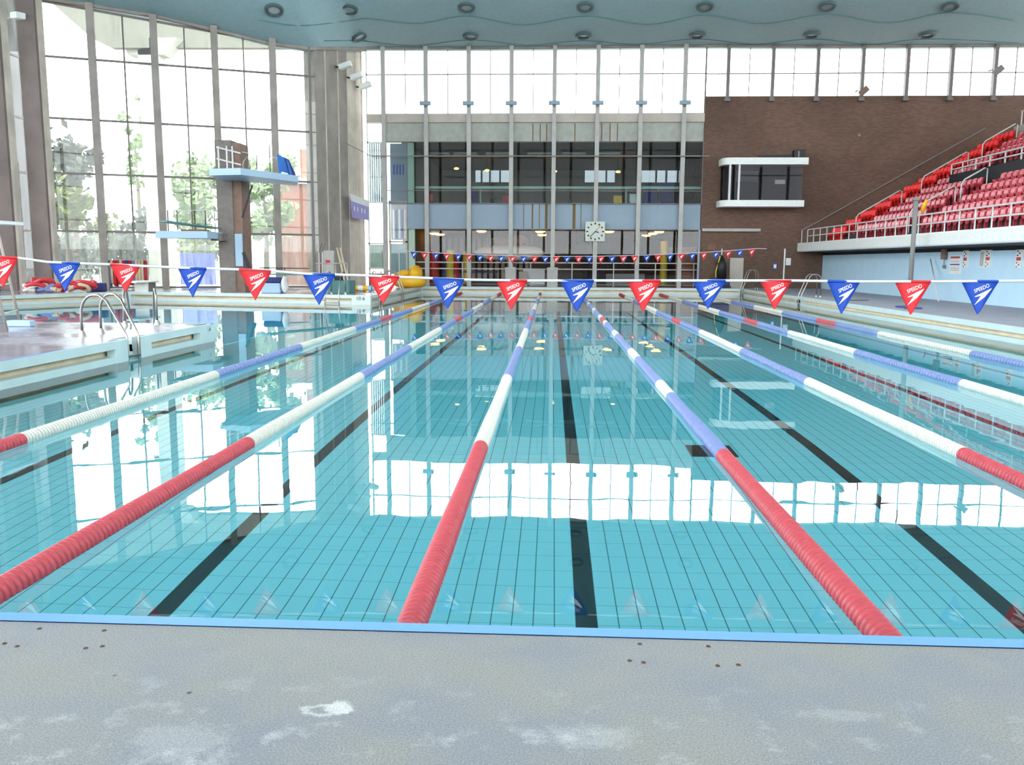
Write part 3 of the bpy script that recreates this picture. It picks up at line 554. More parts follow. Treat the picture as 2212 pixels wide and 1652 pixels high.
# white boats and stored kit behind the glass
def hull(px0, px1, py, y, h, col, name, label, cat):
    a, b = at(px0, py, Y=y), at(px1, py, Y=y); c = (a+b)/2; L = (b.x-a.x); mb = MB(); n, k = 12, 9; [mb.box(c.x+f*L-.02, c.x+f*L+.02, y-.02, y+.02, c.z+h*.3, 3.31) for f in (-.3, .3)]
    prof_ = []
    for i in range(k+1):
        u = i/k*2-1; r = (1-abs(u)**2.6)**.5; prof_.append((c.x+u*L/2, max(r, .03)*h/2))
    mb.tube([(x, y, c.z+.04*((x-c.x)/L)**2*h) for x, r in prof_], [r for x, r in prof_], n); return tag(mb.build(name, [col], smooth=True), label, cat)
hull(1022, 1180, 546, 54, 1.0, 'white', 'inflatable_boat', 'white inflatable boat hull hung low in the sports hall', 'boat')
hull(1062, 1140, 518, 57, .8, 'rope', 'rolled_canopy', 'cream rolled canvas above the white boat hull', 'canvas')
hull(1215, 1290, 540, 56, .8, 'grey', 'rolled_mat', 'long grey rolled mat behind the wall clock', 'mat')
e = thing('barrier_rail', 'grey double barrier rail across the sports hall', 'railing', (0, YC+.9, 0))
for z in (1.3, .95): MB().bar((-8, YC+.9, z), (8, YC+.9, z), .07, .06).build('rail', ['rail'], e)
for x in (-7.8, -5, -2.4, -1.2, 1.1, 3.4, 5.7, 7.8): MB().box(x-.03, x+.03, YC+.87, YC+.93, 0, 1.3).build('post', ['rail'], e)
e = thing('bench', 'navy topped bench inside the hall behind the fourth post', 'bench', (at(1035, 588, Y=49.5).x, 49.5, 0)); bx = e.location.x
MB().box(bx-1.05, bx+1.05, 49.3, 49.7, .72, .8).build('top', ['navy'], e)
for sx in (-1, 1):
    for yy in (49.35, 49.65): MB().tube([(bx+sx*.98, yy, 0), (bx+sx*.98, yy, 1.3)], .025, 8).build('leg', ['steel'], e)
for i, (px, py, y, sx, sy, sz, c, nm, lb, ct) in enumerate((
        (1148, 548, 52, 1.0, .3, .9, 'white', 'notice_board', 'white notice board standing in the hall beside the pennants', 'board'),
        (1130, 600, 48.3, .5, .4, .8, 'beam', 'cabinet', 'small cream cabinet inside the hall beside a boxed foot', 'cabinet'),
        (1245, 545, 55, 1.0, .5, 1.0, 'dark', 'score_board', 'dark scoreboard hung in the hall behind the clock', 'board'),
        (1345, 540, 58, 5.4, .4, 2.9, 'dark', 'hall_darkener', 'dark storage cage at the back of the hall', 'darkener'),  # invented dark mass that darkens this half of the hall
        (1385, 545, 59, 4.2, .3, .7, 'white', 'sign_panel', 'long white panel over the padded columns', 'panel'),
        (1480, 575, 48.5, 1.1, .15, 2.1, 'wood', 'hall_door', 'brown wooden door leaf inside the hall beside the brick wall', 'door'),
        (1160, 600, 49.5, .9, .7, .9, 'white', 'pump_unit', 'white pump unit on the hall floor', 'machine'),
        (1350, 602, 50, 2.2, .6, .7, 'grey', 'crate', 'grey crate on the hall floor by the barrier rail', 'crate'))):
    p = at(px, py, Y=y); zc = sz/2 if nm in ('cabinet', 'hall_darkener', 'hall_door', 'pump_unit', 'crate', 'notice_board') else p.z
    b = MB().box(p.x-sx/2, p.x+sx/2, y-sy/2, y+sy/2, zc-sz/2, zc+sz/2)
    if nm == 'hall_darkener': [b.box(p.x-sx/2+k*.4, p.x-sx/2+k*.4+.05, y-sy/2-.05, y-sy/2, 0, sz) for k in range(11)]
    if nm in ('score_board', 'sign_panel'): b.box(p.x-.03, p.x+.03, y-.03, y+.03, zc+sz/2, 3.3)
    if nm == 'hall_door': b.box(p.x-sx/2-.08, p.x+sx/2+.08, y-.04, y+.04, 2.1, 2.22)
    tag(b.build(nm, [c], bevel=.02), lb, ct)
# rod across the facade and the batten on the bricks
a, b = at(690, 280, Y=44), at(802, 337, Y=46.75); c = at(1532, 337, Y=46.75)
tag(MB().tube([a, b], .02, 6).tube([b, c], .035, 6).build('curtain_rod', ['grey']), 'thin pale rod running across the window posts', 'rod')
a, b = at(1517, 496, Y=YC-.15), at(1643, 498, Y=YC-.15)
tag(MB().box(a.x, b.x, YC-.18, YC, a.z-.09, a.z+.07).build('batten_light', ['postgrey'], bevel=.02), 'long grey batten light on the brick wall near the blue post', 'light')

# wall clock on the middle post
p = at(1285.5, 500, Y=YC-.42); s = .53
e = thing('wall_clock', 'square white clock with red second hand on a window post', 'clock', (p.x, YC-.36, p.z))
MB().box(p.x-s, p.x+s, YC-.46, YC-.36, p.z-s, p.z+s).build('face', ['clockface'], e, bevel=.03)
for k in range(12):
    a = k*PI/6; cx, cz = p.x+.42*math.sin(a), p.z+.42*math.cos(a)
    MB().bar((cx-.05*math.sin(a), YC-.468, cz-.05*math.cos(a)), (cx+.05*math.sin(a), YC-.468, cz+.05*math.cos(a)), .07, .012, up=(0, 1, 0)).build('hour_mark', ['black'], e)
for nm, ang, L, w_, c in (('hour_hand', math.radians(105), .2, .06, 'navy'), ('minute_hand', math.radians(222), .42, .04, 'black'), ('second_hand', math.radians(42), .42, .025, 'red')):
    MB().bar((p.x, YC-.475, p.z), (p.x+L*math.sin(ang), YC-.475, p.z+L*math.cos(ang)), w_, .01, up=(0, 1, 0)).build(nm, [c], e)
# small floodlights on the posts
for i, x in enumerate(colx[1:]+[]):
    z = 9.62; e = thing('floodlight', 'small pale floodlight clamped to a window post, %s from the diving hall corner' % ORD[i], 'floodlight', (x, YC-.4, z), 'floodlights on the window posts')
    MB().box(x-.3, x+.3, YC-.62, YC-.42, z-.1, z+.1).build('housing', ['bluepanel'], e, bevel=.03); MB().box(x-.05, x+.05, YC-.45, YC-.33, z-.18, z+.14).build('bracket', ['grey'], e)
for px, py, lb, c in ((1864, 195, 'brown floodlight low on a clerestory post over the brick wall', 'boardwood'), (2155, 150, 'grey floodlight high on a clerestory post over the stand', 'grey')):
    p = at(px, py, Y=YC-.4); e = thing('floodlight', lb, 'floodlight', p); MB().bar(p+Vector((-.12, .05, -.2)), p+Vector((.22, -.1, .12)), .3, .12, up=(0, 1, 0)).build('housing', [c], e, bevel=.02); MB().bar(p+Vector((-.25, .02, 0)), p+Vector((-.25, .4, 0)), .06, .06).build('bracket', ['grey'], e)

# ------------------------------------------------------------------ commentary box on the bricks
a, b = at(1562, 350, Y=YC-1.2), at(1746, 350, Y=YC-1.2); x0, x1 = a.x, b.x; yb = YC-1.2
zt1, zt0, zb1, zb0 = at(1650, 340, Y=yb).z, at(1650, 355, Y=yb).z, at(1650, 432, Y=yb).z, at(1650, 446, Y=yb).z
e = thing('commentary_box', 'glazed commentary box with white slabs fixed on the brick wall', 'booth', (x0, YC, zb0))
def slab(x0, x1, z0, z1):
    poly = [(x1, YC), (x1, yb), (x0+.5, yb)] + [(x0+.5-.5*math.sin(t), yb+.5-.5*math.cos(t)) for t in [k*PI/12 for k in range(1, 6)]] + [(x0, yb+.5), (x0, YC)]
    return MB().prism(poly, z0, z1)
slab(x0, x1+.02, zt0, zt1).build('roof_slab', ['white'], e); slab(x0-.05, x1-.1, zb0, zb1).build('floor_slab', ['white'], e)
MB().box(x0+.3, x1-.2, yb+.12, yb+.14, zb1, zt0).box(x0+.14, x0+.16, yb+.5, YC, zb1, zt0).build('glazing', ['smoke'], e)
MB().box(x0+.25, x1-.15, YC-.06, YC-.01, zb1, zt0).build('back_panel', ['dark'], e)
for px in (1577, 1597): x = at(px, 390, Y=yb).x; MB().box(x-.05, x+.05, yb+.05, yb+.15, zb1, zt0).build('window_post', ['rail'], e)
x = at(1618, 375, Y=yb).x; MB().box(x-.55, x+.6, yb+.5, yb+.55, at(1618, 391, Y=yb).z, at(1618, 367, Y=yb).z).build('inner_panel', ['grey'], e)
x = at(1686, 393, Y=yb).x; MB().box(x-.26, x+.26, yb+.11, yb+.13, at(1686, 397, Y=yb).z, at(1686, 388, Y=yb).z).build('speaking_hatch', ['grey'], e)
p = at(1727, 331, Y=yb+.3); e = thing('loudspeaker', 'black loudspeaker on the commentary box roof', 'speaker', (p.x, yb+.4, zt1))
MB().box(p.x-.3, p.x+.3, yb+.2, yb+.6, zt1, zt1+.42).build('cabinet', ['black'], e, bevel=.03); MB().box(p.x-.1, p.x-.02, yb+.19, yb+.2, zt1+.05, zt1+.35).build('trim_strip', ['grey'], e)
p = at(1675, 336, Y=yb+.3); tag(MB().box(p.x-.85, p.x+.9, yb+.35, yb+.55, zt1, zt1+.16).build('cable_box', ['black'], bevel=.02), 'long low black case on the commentary box roof', 'case')

# small things on and before the brick wall
p = at(1591, 590, Y=YC-.1); struct(MB().box(p.x-.36, p.x+.36, YC-.06, YC, 0, at(1591, 557, Y=YC).z), 'door_1', ['beam'], 'cream door in the brick wall', 'door')
for px, py, w_, h_, c, nm, lb in ((1538, 534, .42, .26, 'wood', 'plaque', 'dark red plaque on the bricks beside the blue post'), (1674, 575, .2, .36, 'bluefence', 'wall_sign', 'small blue and white sign on the brick wall'), (1703, 565, .26, .38, 'white', 'notice', 'white notice on the brick wall beside the stand'), (1856, 292, .12, .12, 'grey', 'wall_socket', 'tiny grey fitting high on the brick wall')):
    p = at(px, py, Y=YC-.03); o = MB().box(p.x-w_/2, p.x+w_/2, YC-.04, YC, p.z-h_/2, p.z+h_/2)
    if nm == 'wall_sign': o.box(p.x-.07, p.x+.07, YC-.045, YC-.04, p.z-.1, p.z+.1, 1)
    tag(o.build(nm, [c, 'white']), lb, 'sign' if nm != 'wall_socket' else 'fitting')
e = thing('rope_trolley', 'dark trolley of hung lane line before the brick wall', 'trolley', (9.7, 46.75, 0))
p = at(1557, 600, Y=46.75); px_ = p.x
MB().tube([(px_, 46.75, 0), (px_, 46.75, at(1557, 537, Y=46.75).z)], .03, 8).build('mast', ['rail'], e)
MB().tube([(px_, 46.7, .5), (px_, 46.7, 1.3), (px_, 46.7, 1.75)], [.3, .26, .05], 12).build('hung_ropes', ['black'], e, smooth=True)
MB().box(px_-.5, px_+.45, 46.5, 47.0, .12, .55).build('tub', ['navy'], e, bevel=.04)
MB().box(px_-.62, px_+.5, 46.45, 47.05, .03, .12).build('base', ['black'], e)
MB().tube([(px_-.28, 46.6, .1), (px_-.3, 46.6, .9), (px_-.1, 46.6, 1.7)], .03, 6).build('cord', ['padyellow'], e)

# ================================================================== STAND
SX0, SR, ST, SZ0 = 14.35, .432, .72, 2.4
NR = 12
mb = MB()
for k in range(NR): mb.box(SX0+k*ST, 29, 18, YC-.02, SZ0-.5+(k and (k-1)*SR), SZ0+k*SR)
mb.box(13.3, SX0, 18, YC-.02, SZ0-.15, SZ0-.02)
struct(mb, 'floor_stand', ['darkgrey'], 'dark stepped terrace of the spectator stand', 'terrace')
struct(MB().box(13.1, 13.42, 16, YC-.02, 1.95, 2.42), 'trim_stand_front', ['white'], 'white front beam of the spectator stand', 'beam', bevel=.06)
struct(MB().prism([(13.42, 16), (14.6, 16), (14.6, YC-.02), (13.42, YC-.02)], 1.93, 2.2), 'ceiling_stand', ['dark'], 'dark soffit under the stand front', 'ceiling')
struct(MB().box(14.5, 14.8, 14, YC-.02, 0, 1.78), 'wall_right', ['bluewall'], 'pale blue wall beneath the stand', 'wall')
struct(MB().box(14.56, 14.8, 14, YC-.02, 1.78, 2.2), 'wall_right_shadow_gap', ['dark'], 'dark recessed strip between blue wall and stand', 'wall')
struct(MB().box(27.6, 28, -6, YC, 0, 9), 'wall_stand_back', ['brick'], 'wall behind the top of the stand', 'wall')
# seats
def seat_mesh():
    mb = MB(); prof_ = [(-.20, .36), (-.21, .42), (-.12, .43), (.02, .40), (.13, .40), (.17, .46), (.20, .60), (.22, .74), (.24, .80)]
    n, k = len(prof_), 5; w = .195; vs = []
    for sgn in (0, 1):
        for i, (x, z) in enumerate(prof_):
            for j in range(k):
                u = j/(k-1)*2-1; ww = w*(1 - (.18 if i == n-1 else 0) - (.06 if i == 0 else 0)); cup = .09*u**4+.02*u*u
                dx, dz = (0, 1) if i < 5 else (-1, .15)
                vs.append((x+dx*cup*(i >= 4)+(sgn*.03 if i > 4 else 0), u*ww, z+(cup if i < 5 else 0) - (.02*u*u if i == n-1 else 0)-(sgn*.03 if i <= 4 else 0)))
    o2 = n*k; fs = []
    for i in range(n-1):
        for j in range(k-1):
            a = i*k+j; fs += [(a, a+1, a+k+1, a+k), (o2+a, o2+a+k, o2+a+k+1, o2+a+1)]
    for i in range(n-1):
        for j in (0, k-1): a = i*k+j; fs.append((a, a+k, o2+a+k, o2+a))
    for j in range(k-1):
        for i in (0, n-1): a = i*k+j; fs.append((a, o2+a, o2+a+1, a+1))
    mb.add(vs, fs); mb.box(-.04, .06, -.04, .04, 0, .38); return mb
so = {}
for key in ('seat', 'seatbright'): so[key] = None
nseat = 0
for k in range(NR):
    idx = 0
    x = SX0+k*ST+.36; z = SZ0+k*SR; y = YC-.5
    while y > 20:
        in_aisle = (42.9 < y < 44.6) or (35.4 < y < 37.1)
        vom = k in (5, 6, 7) and y < 40.9
        if not in_aisle and not vom:
            d = Vector((x, y, z+.5))-EYE; dep = d.dot(FW); sx_ = W/2+F*d.dot(RT)/dep
            if sx_ > W+90: break
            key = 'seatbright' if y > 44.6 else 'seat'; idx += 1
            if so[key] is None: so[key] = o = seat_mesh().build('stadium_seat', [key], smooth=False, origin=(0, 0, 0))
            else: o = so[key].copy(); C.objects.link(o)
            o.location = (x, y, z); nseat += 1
            tag(o, '%s plastic stand seat, %s row up, %s along from the brick wall' % ('scarlet' if key == 'seatbright' else 'muted red', ORD[k], ORD[min(idx-1, 43)]), 'seat', 'seats of the spectator stand')
        y -= .46 if y < 44.4 else .43
# front guard rail
mb0 = thing('guard_rail', 'white guard rail along the front of the stand', 'railing', (13.25, 30, 2.42))
for z in (3.08, 2.75): MB().bar((13.25, 18, z), (13.25, YC-1.4, z), .05, .05).build('rail', ['rail'], mb0)
y = YC-.3
while y > 18: MB().bar((13.25, y, 2.42), (13.25, y, 3.08), .035, .035).build('post', ['rail'], mb0); y -= 1.05
# sloping wall handrail
a, b = at(1765, 480, Y=YC-.12), at(2130, 276, Y=YC-.12)
tag(MB().tube([(13.25, YC-.15, 3.08), a, b], .03, 6).build('wall_handrail', ['grey']), 'thin sloping handrail on the brick wall above the stand', 'handrail')
# aisle handrails
def aisle_rail(y, k0, k1, label):
    p = lambda k, h: Vector((SX0+k*ST+.1, y, SZ0+k*SR+h)); e = thing('aisle_rail', label, 'handrail', p(k0, 0), 'handrails in the stand aisles')
    MB().tube([p(k0, .0), p(k0, .78), p(k0+.15, .9), p(k1-.15, .9), p(k1, .8), p(k1, 0)], .03, 7).build('rail', ['rail'], e, smooth=True)
for j, (y, nm) in enumerate(((44.35, 'aisle next to the scarlet seats'), (36.95, 'second aisle out from the brick wall'))):
    for i, (k0, k1) in enumerate(((1, 4), (5.3, 8.3), (9.2, 11.4)) if j == 0 else ((.5, 3), (3.3, 4.7),)):
        aisle_rail(y, k0, k1, 'white handrail in the %s, %s up' % (nm, ['lowest', 'middle', 'highest'][i]))
# stair opening in the seating
xv = SX0+5*ST; zp_ = at(2105, 366, X=xv).z; zr_ = at(2108, 342, X=xv).z
e = thing('stair_opening', 'dark stair opening with white rail amid the red seats', 'stair opening', (xv, 37, SZ0+4*SR))
MB().box(xv+.02, xv+.12, 33, 40.7, SZ0+4*SR, zp_).build('parapet', ['dark'], e); MB().box(xv+2.05, xv+2.15, 33, 40.9, SZ0+5*SR, SZ0+8*SR).build('back_wall', ['black'], e); MB().box(xv, xv+2.1, 40.8, 40.9, SZ0+4*SR, SZ0+6*SR).build('side_wall', ['dark'], e)
for z in (zr_, (zr_+zp_)/2): MB().bar((xv+.07, 33, z), (xv+.07, 40.7, z), .055, .055).build('rail', ['rail'], e)
for y in (33.6, 34.8, 36, 37.2, 38.4, 39.6, 40.65): MB().bar((xv+.07, y, zp_), (xv+.07, y, zr_), .045, .045).build('post', ['rail'], e)
# concourse rail at the top
xt = SX0+NR*ST+.35; zt = SZ0+NR*SR
e = thing('top_rail', 'white rail on the cream wall at the top of the stand', 'railing', (xt, 40, zt)); MB().box(xt-.2, xt, 30, 45.6, zt-.4, zt+.62).build('wall', ['beam'], e)
MB().bar((xt-.1, 30, zt+1.3), (xt-.1, 45.2, zt+1.3), .06, .06).build('rail', ['rail'], e)
for y in (45.15, 43.5, 41.8, 40.2): MB().bar((xt-.1, y, zt+.1), (xt-.1, y, zt+1.3), .05, .05).build('post', ['rail'], e)
p = at(1995, 448, X=14.9); tag(MB().tube([p+Vector((0, .1, -.3)), p, p+Vector((.05, -.12, .3))], [.02, .1, .05], 8).build('yellow_cloth', ['yellow'], smooth=True), 'yellow cloth hanging by the pole before the seats', 'cloth')
# tall pole in front of the stand
p = Vector((12.95, 30.9, 0)); p.x = at(1970, 560, Y=30.9).x
e = thing('steel_pole', 'tall grey pole standing before the stand front', 'pole', p)
MB().tube([p, p+Vector((0, 0, 3.55))], .08, 12).build('shaft', ['grey'], e, smooth=True); MB().lathe(p+Vector((0, 0, 3.5)), [(.08, 0), (.13, .02), (.13, .1), (0, .12)], 12).build('cap', ['grey'], e); MB().lathe(p, [(.2, 0), (.2, .03), (.08, .06)], 12).build('base_plate', ['grey'], e)
# signs on the blue wall
XS = 14.48
def wsign(x0, x1, y0, y1, name, label, parts):
    a, b = at(x0, (y0+y1)/2, X=XS), at(x1, (y0+y1)/2, X=XS); z0, z1 = at((x0+x1)/2, y1, X=XS).z, at((x0+x1)/2, y0, X=XS).z
    ya, yb_ = min(a.y, b.y), max(a.y, b.y)
    e = thing(name, label, 'sign', (XS, (ya+yb_)/2, z0)); MB().box(XS-.02, XS+.02, ya, yb_, z0, z1).build('board', ['white'], e)
    for u0, u1, v0, v1, c, nm in parts: MB().box(XS-.026, XS-.02, yb_-(yb_-ya)*u1, yb_-(yb_-ya)*u0, z0+(z1-z0)*v0, z0+(z1-z0)*v1).build(nm, [c], e)
wsign(2052, 2075, 551, 592, 'pool_rules_sign', 'white pool sign with red heading and blue line', [(.08, .95, .83, .93, 'red', 'heading'), (.08, .95, .48, .54, 'bluefence', 'text_line'), (.12, .9, .2, .22, 'grey', 'text_line'), (.12, .9, .3, .32, 'grey', 'text_line'), (.12, .9, .65, .67, 'grey', 'text_line')])
def vparts(): return [(.15, .85, .42, .6, 'red', 'red_panel')]+[(.15+.3*(k % 2), .3+.3*(k % 2), .06+.11*k, .12+.11*k, 'black', 'letter_mark') for k in range(3)]+[(.2+.3*(k % 2), .4+.3*(k % 2), .66+.11*k, .73+.11*k, 'black', 'letter_mark') for k in range(3)]
wsign(2081, 2091, 541, 579, 'warning_sign', 'narrow white upright sign with red panel beside the pool sign', vparts())
wsign(2118, 2128, 540, 578, 'information_sign', 'pale text sign joined to an upright red panel sign', [(.15+.25*k, .25+.25*k, .08, .9, 'grey', 'text_column') for k in range(3)])
wsign(2129, 2141, 540, 578, 'warning_sign', 'upright red panel sign joined to the pale text sign', vparts())
wsign(2195, 2209, 539, 580, 'warning_sign', 'upright red panel sign standing alone on the blue wall', vparts())
p = at(2043, 550, X=XS); e = thing('wall_box', 'small brown electric box on the blue wall', 'box', (XS, p.y, p.z)); MB().box(XS-.12, XS, p.y-.14, p.y+.16, p.z-.17, p.z+.2).build('case', ['boardwood'], e, bevel=.02); MB().tube([(XS-.04, p.y, p.z-.15), (XS-.04, p.y, p.z-.42)], .015, 6).build('conduit', ['grey'], e); MB().box(XS-.06, XS, p.y-.08, p.y+.08, p.z-.5, p.z-.38).build('switch', ['grey'], e)
a, b = at(2010, 560, X=14.3), at(2042, 651, Z=0)
tag(MB().tube([a, (13.9, b.y-.1, .0)], .025, 7).build('leaning_pole', ['rail'], smooth=True), 'thin white pole leaning on the blue wall', 'pole')
for px, py, lb in ((1952, 664, 'blue kickboard lying on the deck by the front pennants'), (1972, 667, 'small dark blue kickboard lying on the deck behind a pennant')):
    p = at(px, py, Z=0); tag(MB().prism([(p.x-.22, p.y-.16), (p.x+.22, p.y-.16), (p.x+.22, p.y+.1), (p.x+.12, p.y+.18), (p.x-.12, p.y+.18), (p.x-.22, p.y+.1)], 0, .05).build('kickboard', ['padblue'], bevel=.015), lb, 'kickboard')
p = at(1855, 649, Z=0); tag(MB().prism([(p.x-.3, p.y-.2), (p.x+.3, p.y-.2), (p.x+.3, p.y+.2), (p.x-.3, p.y+.2)], 0, .02).build('drain_cover', ['darkgrey']), 'dark drain cover in the deck below the stand', 'cover')

# ------------------------------------------------------------------ pool ladders
def hoop(mb, foot, lip, h=.85, r=.025, drop=-.36, n=9):
    """rail from its foot on the deck, over in an arc and down into the water"""
    foot, lip = Vector(foot), Vector(lip); d = lip-foot; L = d.length; R_ = L*.32; u = d/L; p = [foot, foot+Vector((0, 0, h-R_))]
    for k in range(1, 7): t = PI/2*k/6; p.append(foot+Vector((0, 0, h-R_))+u*R_*(1-math.cos(t))+Vector((0, 0, R_*math.sin(t))))
    top = foot+u*(R_+L*.12)+Vector((0, 0, h)); p.append(top); p.append(top+u*L*.16+Vector((0, 0, -.09))); p.append(lip+Vector((0, 0, .05))); p.append(lip+Vector((0, 0, drop-.5)))
    return mb.tube(p, r, 10)
def ladder(feet, lips, label, h=.85, r=.025, steps=True):
    e = thing('pool_ladder', label, 'ladder', feet[0])
    for f, l in zip(feet, lips):
        hoop(MB(), f, l, h, r).build('handrail', ['steel'], e, smooth=True); MB().lathe(f, [(0, 0), (.06, 0), (.055, .03), (.03, .1)], 12).build('floor_flange', ['steel'], e)
    if steps:
        for z in (-.3, -.6):
            a, b = Vector(lips[0])+Vector((0, 0, z)), Vector(lips[1])+Vector((0, 0, z)); MB().bar(a, b, .07, .03).build('step', ['steel'], e)
    return e
P_ = lambda x, y: at(x, y, Z=0)
ladder([P_(178, 726), P_(219, 721)], [Vector((XL-.02, 14.02, 0)), Vector((XL-.02, 14.42, 0))], 'steel ladder with hooped rails dropping into the pier slot', .72, .022)
f1, f2 = P_(323, 703), P_(352, 699)
ladder([Vector((-8.6, 16.9, 0)), Vector((-8.1, 17.25, 0))], [Vector((-8.9, 17.74, 0)), Vector((-8.4, 17.74, 0))], 'steel ladder rails on the pier end into the diving pool', .72, .022)
ladder([Vector((XR+.75, 45.4, 0)), Vector((XR+.75, 45.95, 0))], [Vector((XR-.03, 45.3, 0)), Vector((XR-.03, 45.85, 0))], 'shiny ladder at the pool corner below the brick wall', 1.0)
ladder([Vector((XR+.8, 35.0, 0)), Vector((XR+.8, 35.55, 0))], [Vector((XR+.06, 35.05, 0)), Vector((XR+.06, 35.45, 0))], 'steel ladder set in the slot of the stand side rim', .9)
ladder([P_(805, 632)+Vector((-.1, .3, 0)), P_(818, 632)+Vector((0, .5, 0))], [Vector((-7.05, 34.9, 0)), Vector((-7.05, 35.4, 0))], 'dark steel ladder at the corner behind a red pennant', .9)
ladder([Vector((-7.85, 40.0, 0)), Vector((-7.85, 40.6, 0))], [Vector((-7.05, 40.0, 0)), Vector((-7.05, 40.6, 0))], 'steel ladder at the pool edge before the yellow raft', .9)
ladder([Vector((-9.0, 34.8, 0)), Vector((-8.4, 34.7, 0))], [Vector((-9.0, 33.72, 0)), Vector((-8.4, 33.58, 0))], 'steel ladder at the diving pool edge near the teal plinth', .9)

# depth numbers
def depth_sign(body, loc, rot, size, par):
    me = text_mesh(body, size); me.materials.append(M['dark']); o = bpy.data.objects.new('depth_number', me); C.objects.link(o); o.location = loc; o.rotation_euler = rot; o.parent = par; return o
depth_sign('1.4', (XL+.012, 17.42, -.1), (PI/2, 0, PI/2), .13, RIM['pier'])
# panel with depth marks at the diving pool corner
e = MB().box(-7.8, -7.06, 33.2, 33.42, -.36, -.02).build('tiled_corner_block', ['white_tile']); tag(e, 'white tiled corner block with depth numbers below a red pennant', 'block')
depth_sign('10 6', (-7.45, 33.18, -.12), (PI/2, 0, 0), .2, e)

# ================================================================== DIVING HALL GLASS WALL
GA, GB = at(100, 563, D=38.5), at(672, 563, D=42.4)
GA.z = GB.z = 0
gx = [100, 213, 345, 472, 594, 672]
def wp(px, z=None, py=None):     # point on the glass wall plane at picture column px (taken at mid height)
    q = atv(px, 330, GA, GB); return Vector((q.x, q.y, z))
gd = (GB-GA).normalized(); gn = Vector((gd.y, -gd.x, 0))
ceil_left = lambda p: 12.5 + (11.42-12.5)*((p-GA).dot(gd))/(GB-GA).length
barz = [10.13, 7.52, 5.15, 2.6]
base = [Vector((wp(x).x if False else atv(x, 330, GA, GB).x, atv(x, 330, GA, GB).y, 0)) for x in gx]
for i in range(5):
    a, b = base[i], base[i+1]; za, zb = ceil_left(a)-.03, ceil_left(b)-.03
    B = [(a+Vector((0, 0, z)), b+Vector((0, 0, z)), .07, .09) for z in [.06]+barz]; B.append((a+Vector((0, 0, za)), b+Vector((0, 0, zb)), .07, .1))
    if i in (1, 2, 3): m_ = (a+b)/2; B.append((m_+Vector((0, 0, 2.6)), m_+Vector((0, 0, (za+zb)/2)), .05, .07))
    wn += 1; z2 = 2.6
    w = window(wn, B, 'frame', 'dusty', 'tall dusty glass bay of the diving hall wall, %s from the raft corner' % ORD[4-i], [a+Vector((0, 0, z2)), b+Vector((0, 0, z2)), b+Vector((0, 0, zb)), a+Vector((0, 0, za))])
    q = MB(); nn = gn*.01; V = [a, b, b+Vector((0, 0, z2)), a+Vector((0, 0, z2))]; q.add([v-nn for v in V]+[v+nn for v in V], [(3, 2, 1, 0), (4, 5, 6, 7)]); q.build('lower_pane', ['lowdusty'], w)
for i, px in enumerate(gx[1:5]):
    a = base[i+1]; wcol = .3
    mb = MB(); mb.prism([a-gd*wcol/2+gn*.05, a+gd*wcol/2+gn*.05, a+gd*wcol/2+gn*.5, a-gd*wcol/2+gn*.5], 0, ceil_left(a)+.15)
    struct(mb, 'trim_mullion_%d' % (i+1), ['concrete'], 'grey concrete post of the diving hall glass wall, %s from the raft corner' % ORD[3-i], 'post')
a = base[5]; struct(MB().prism([a-gd*.06, a+gd*.06, a+gd*.06+gn*.2, a-gd*.06+gn*.2], 0, 11.45), 'trim_mullion_5', ['frame'], 'thin dark post at the glass wall corner', 'post')
# corner columns and the side wall
GL = GA.x-.35
for i, (px, py, D, w_) in enumerate(((103, 626, 38.4, .78), (28, 628, 36.6, .74), (-60, 630, 35, .74))):
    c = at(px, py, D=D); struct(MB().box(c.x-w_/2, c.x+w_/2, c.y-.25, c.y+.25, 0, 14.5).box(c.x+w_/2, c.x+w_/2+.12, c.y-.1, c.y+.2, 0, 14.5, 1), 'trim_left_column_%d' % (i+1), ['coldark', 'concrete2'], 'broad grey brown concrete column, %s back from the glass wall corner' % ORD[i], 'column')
xw = at(103, 626, D=38.4).x
for i, (y0, y1) in enumerate(((37.0, 39.4), (34.7, 37.0))):
    wn += 1; xx = xw-.95
    B = [((xx, y0, z), (xx, y1, z), .08, .08) for z in [.05]+barz+[13.8]]+[((xx, (y0+y1)/2+.1, 0), (xx, (y0+y1)/2+.1, 13.8), .08, .1)]
    window(wn, B, 'frame', 'dusty', 'narrow side window beside a broad concrete column, %s from the corner' % ORD[i], [(xx, y0, 0), (xx, y1, 0), (xx, y1, 14), (xx, y0, 14)])
wn += 1
B = [((xw-.95, y, 0), (xw-.95, y, 18), .3, .3) for y in range(-4, 35, 3)] + [((xw-.95, -6, z), (xw-.95, 34.6, z), .1, .1) for z in (0, 2.6, 5.15, 7.52, 10.13, 13, 16)]
window(wn, B, 'concrete', 'glass', 'long side window wall of the diving hall', [(xw-.95, -6, 0), (xw-.95, 34.6, 0), (xw-.95, 34.6, 18), (xw-.95, -6, 18)])
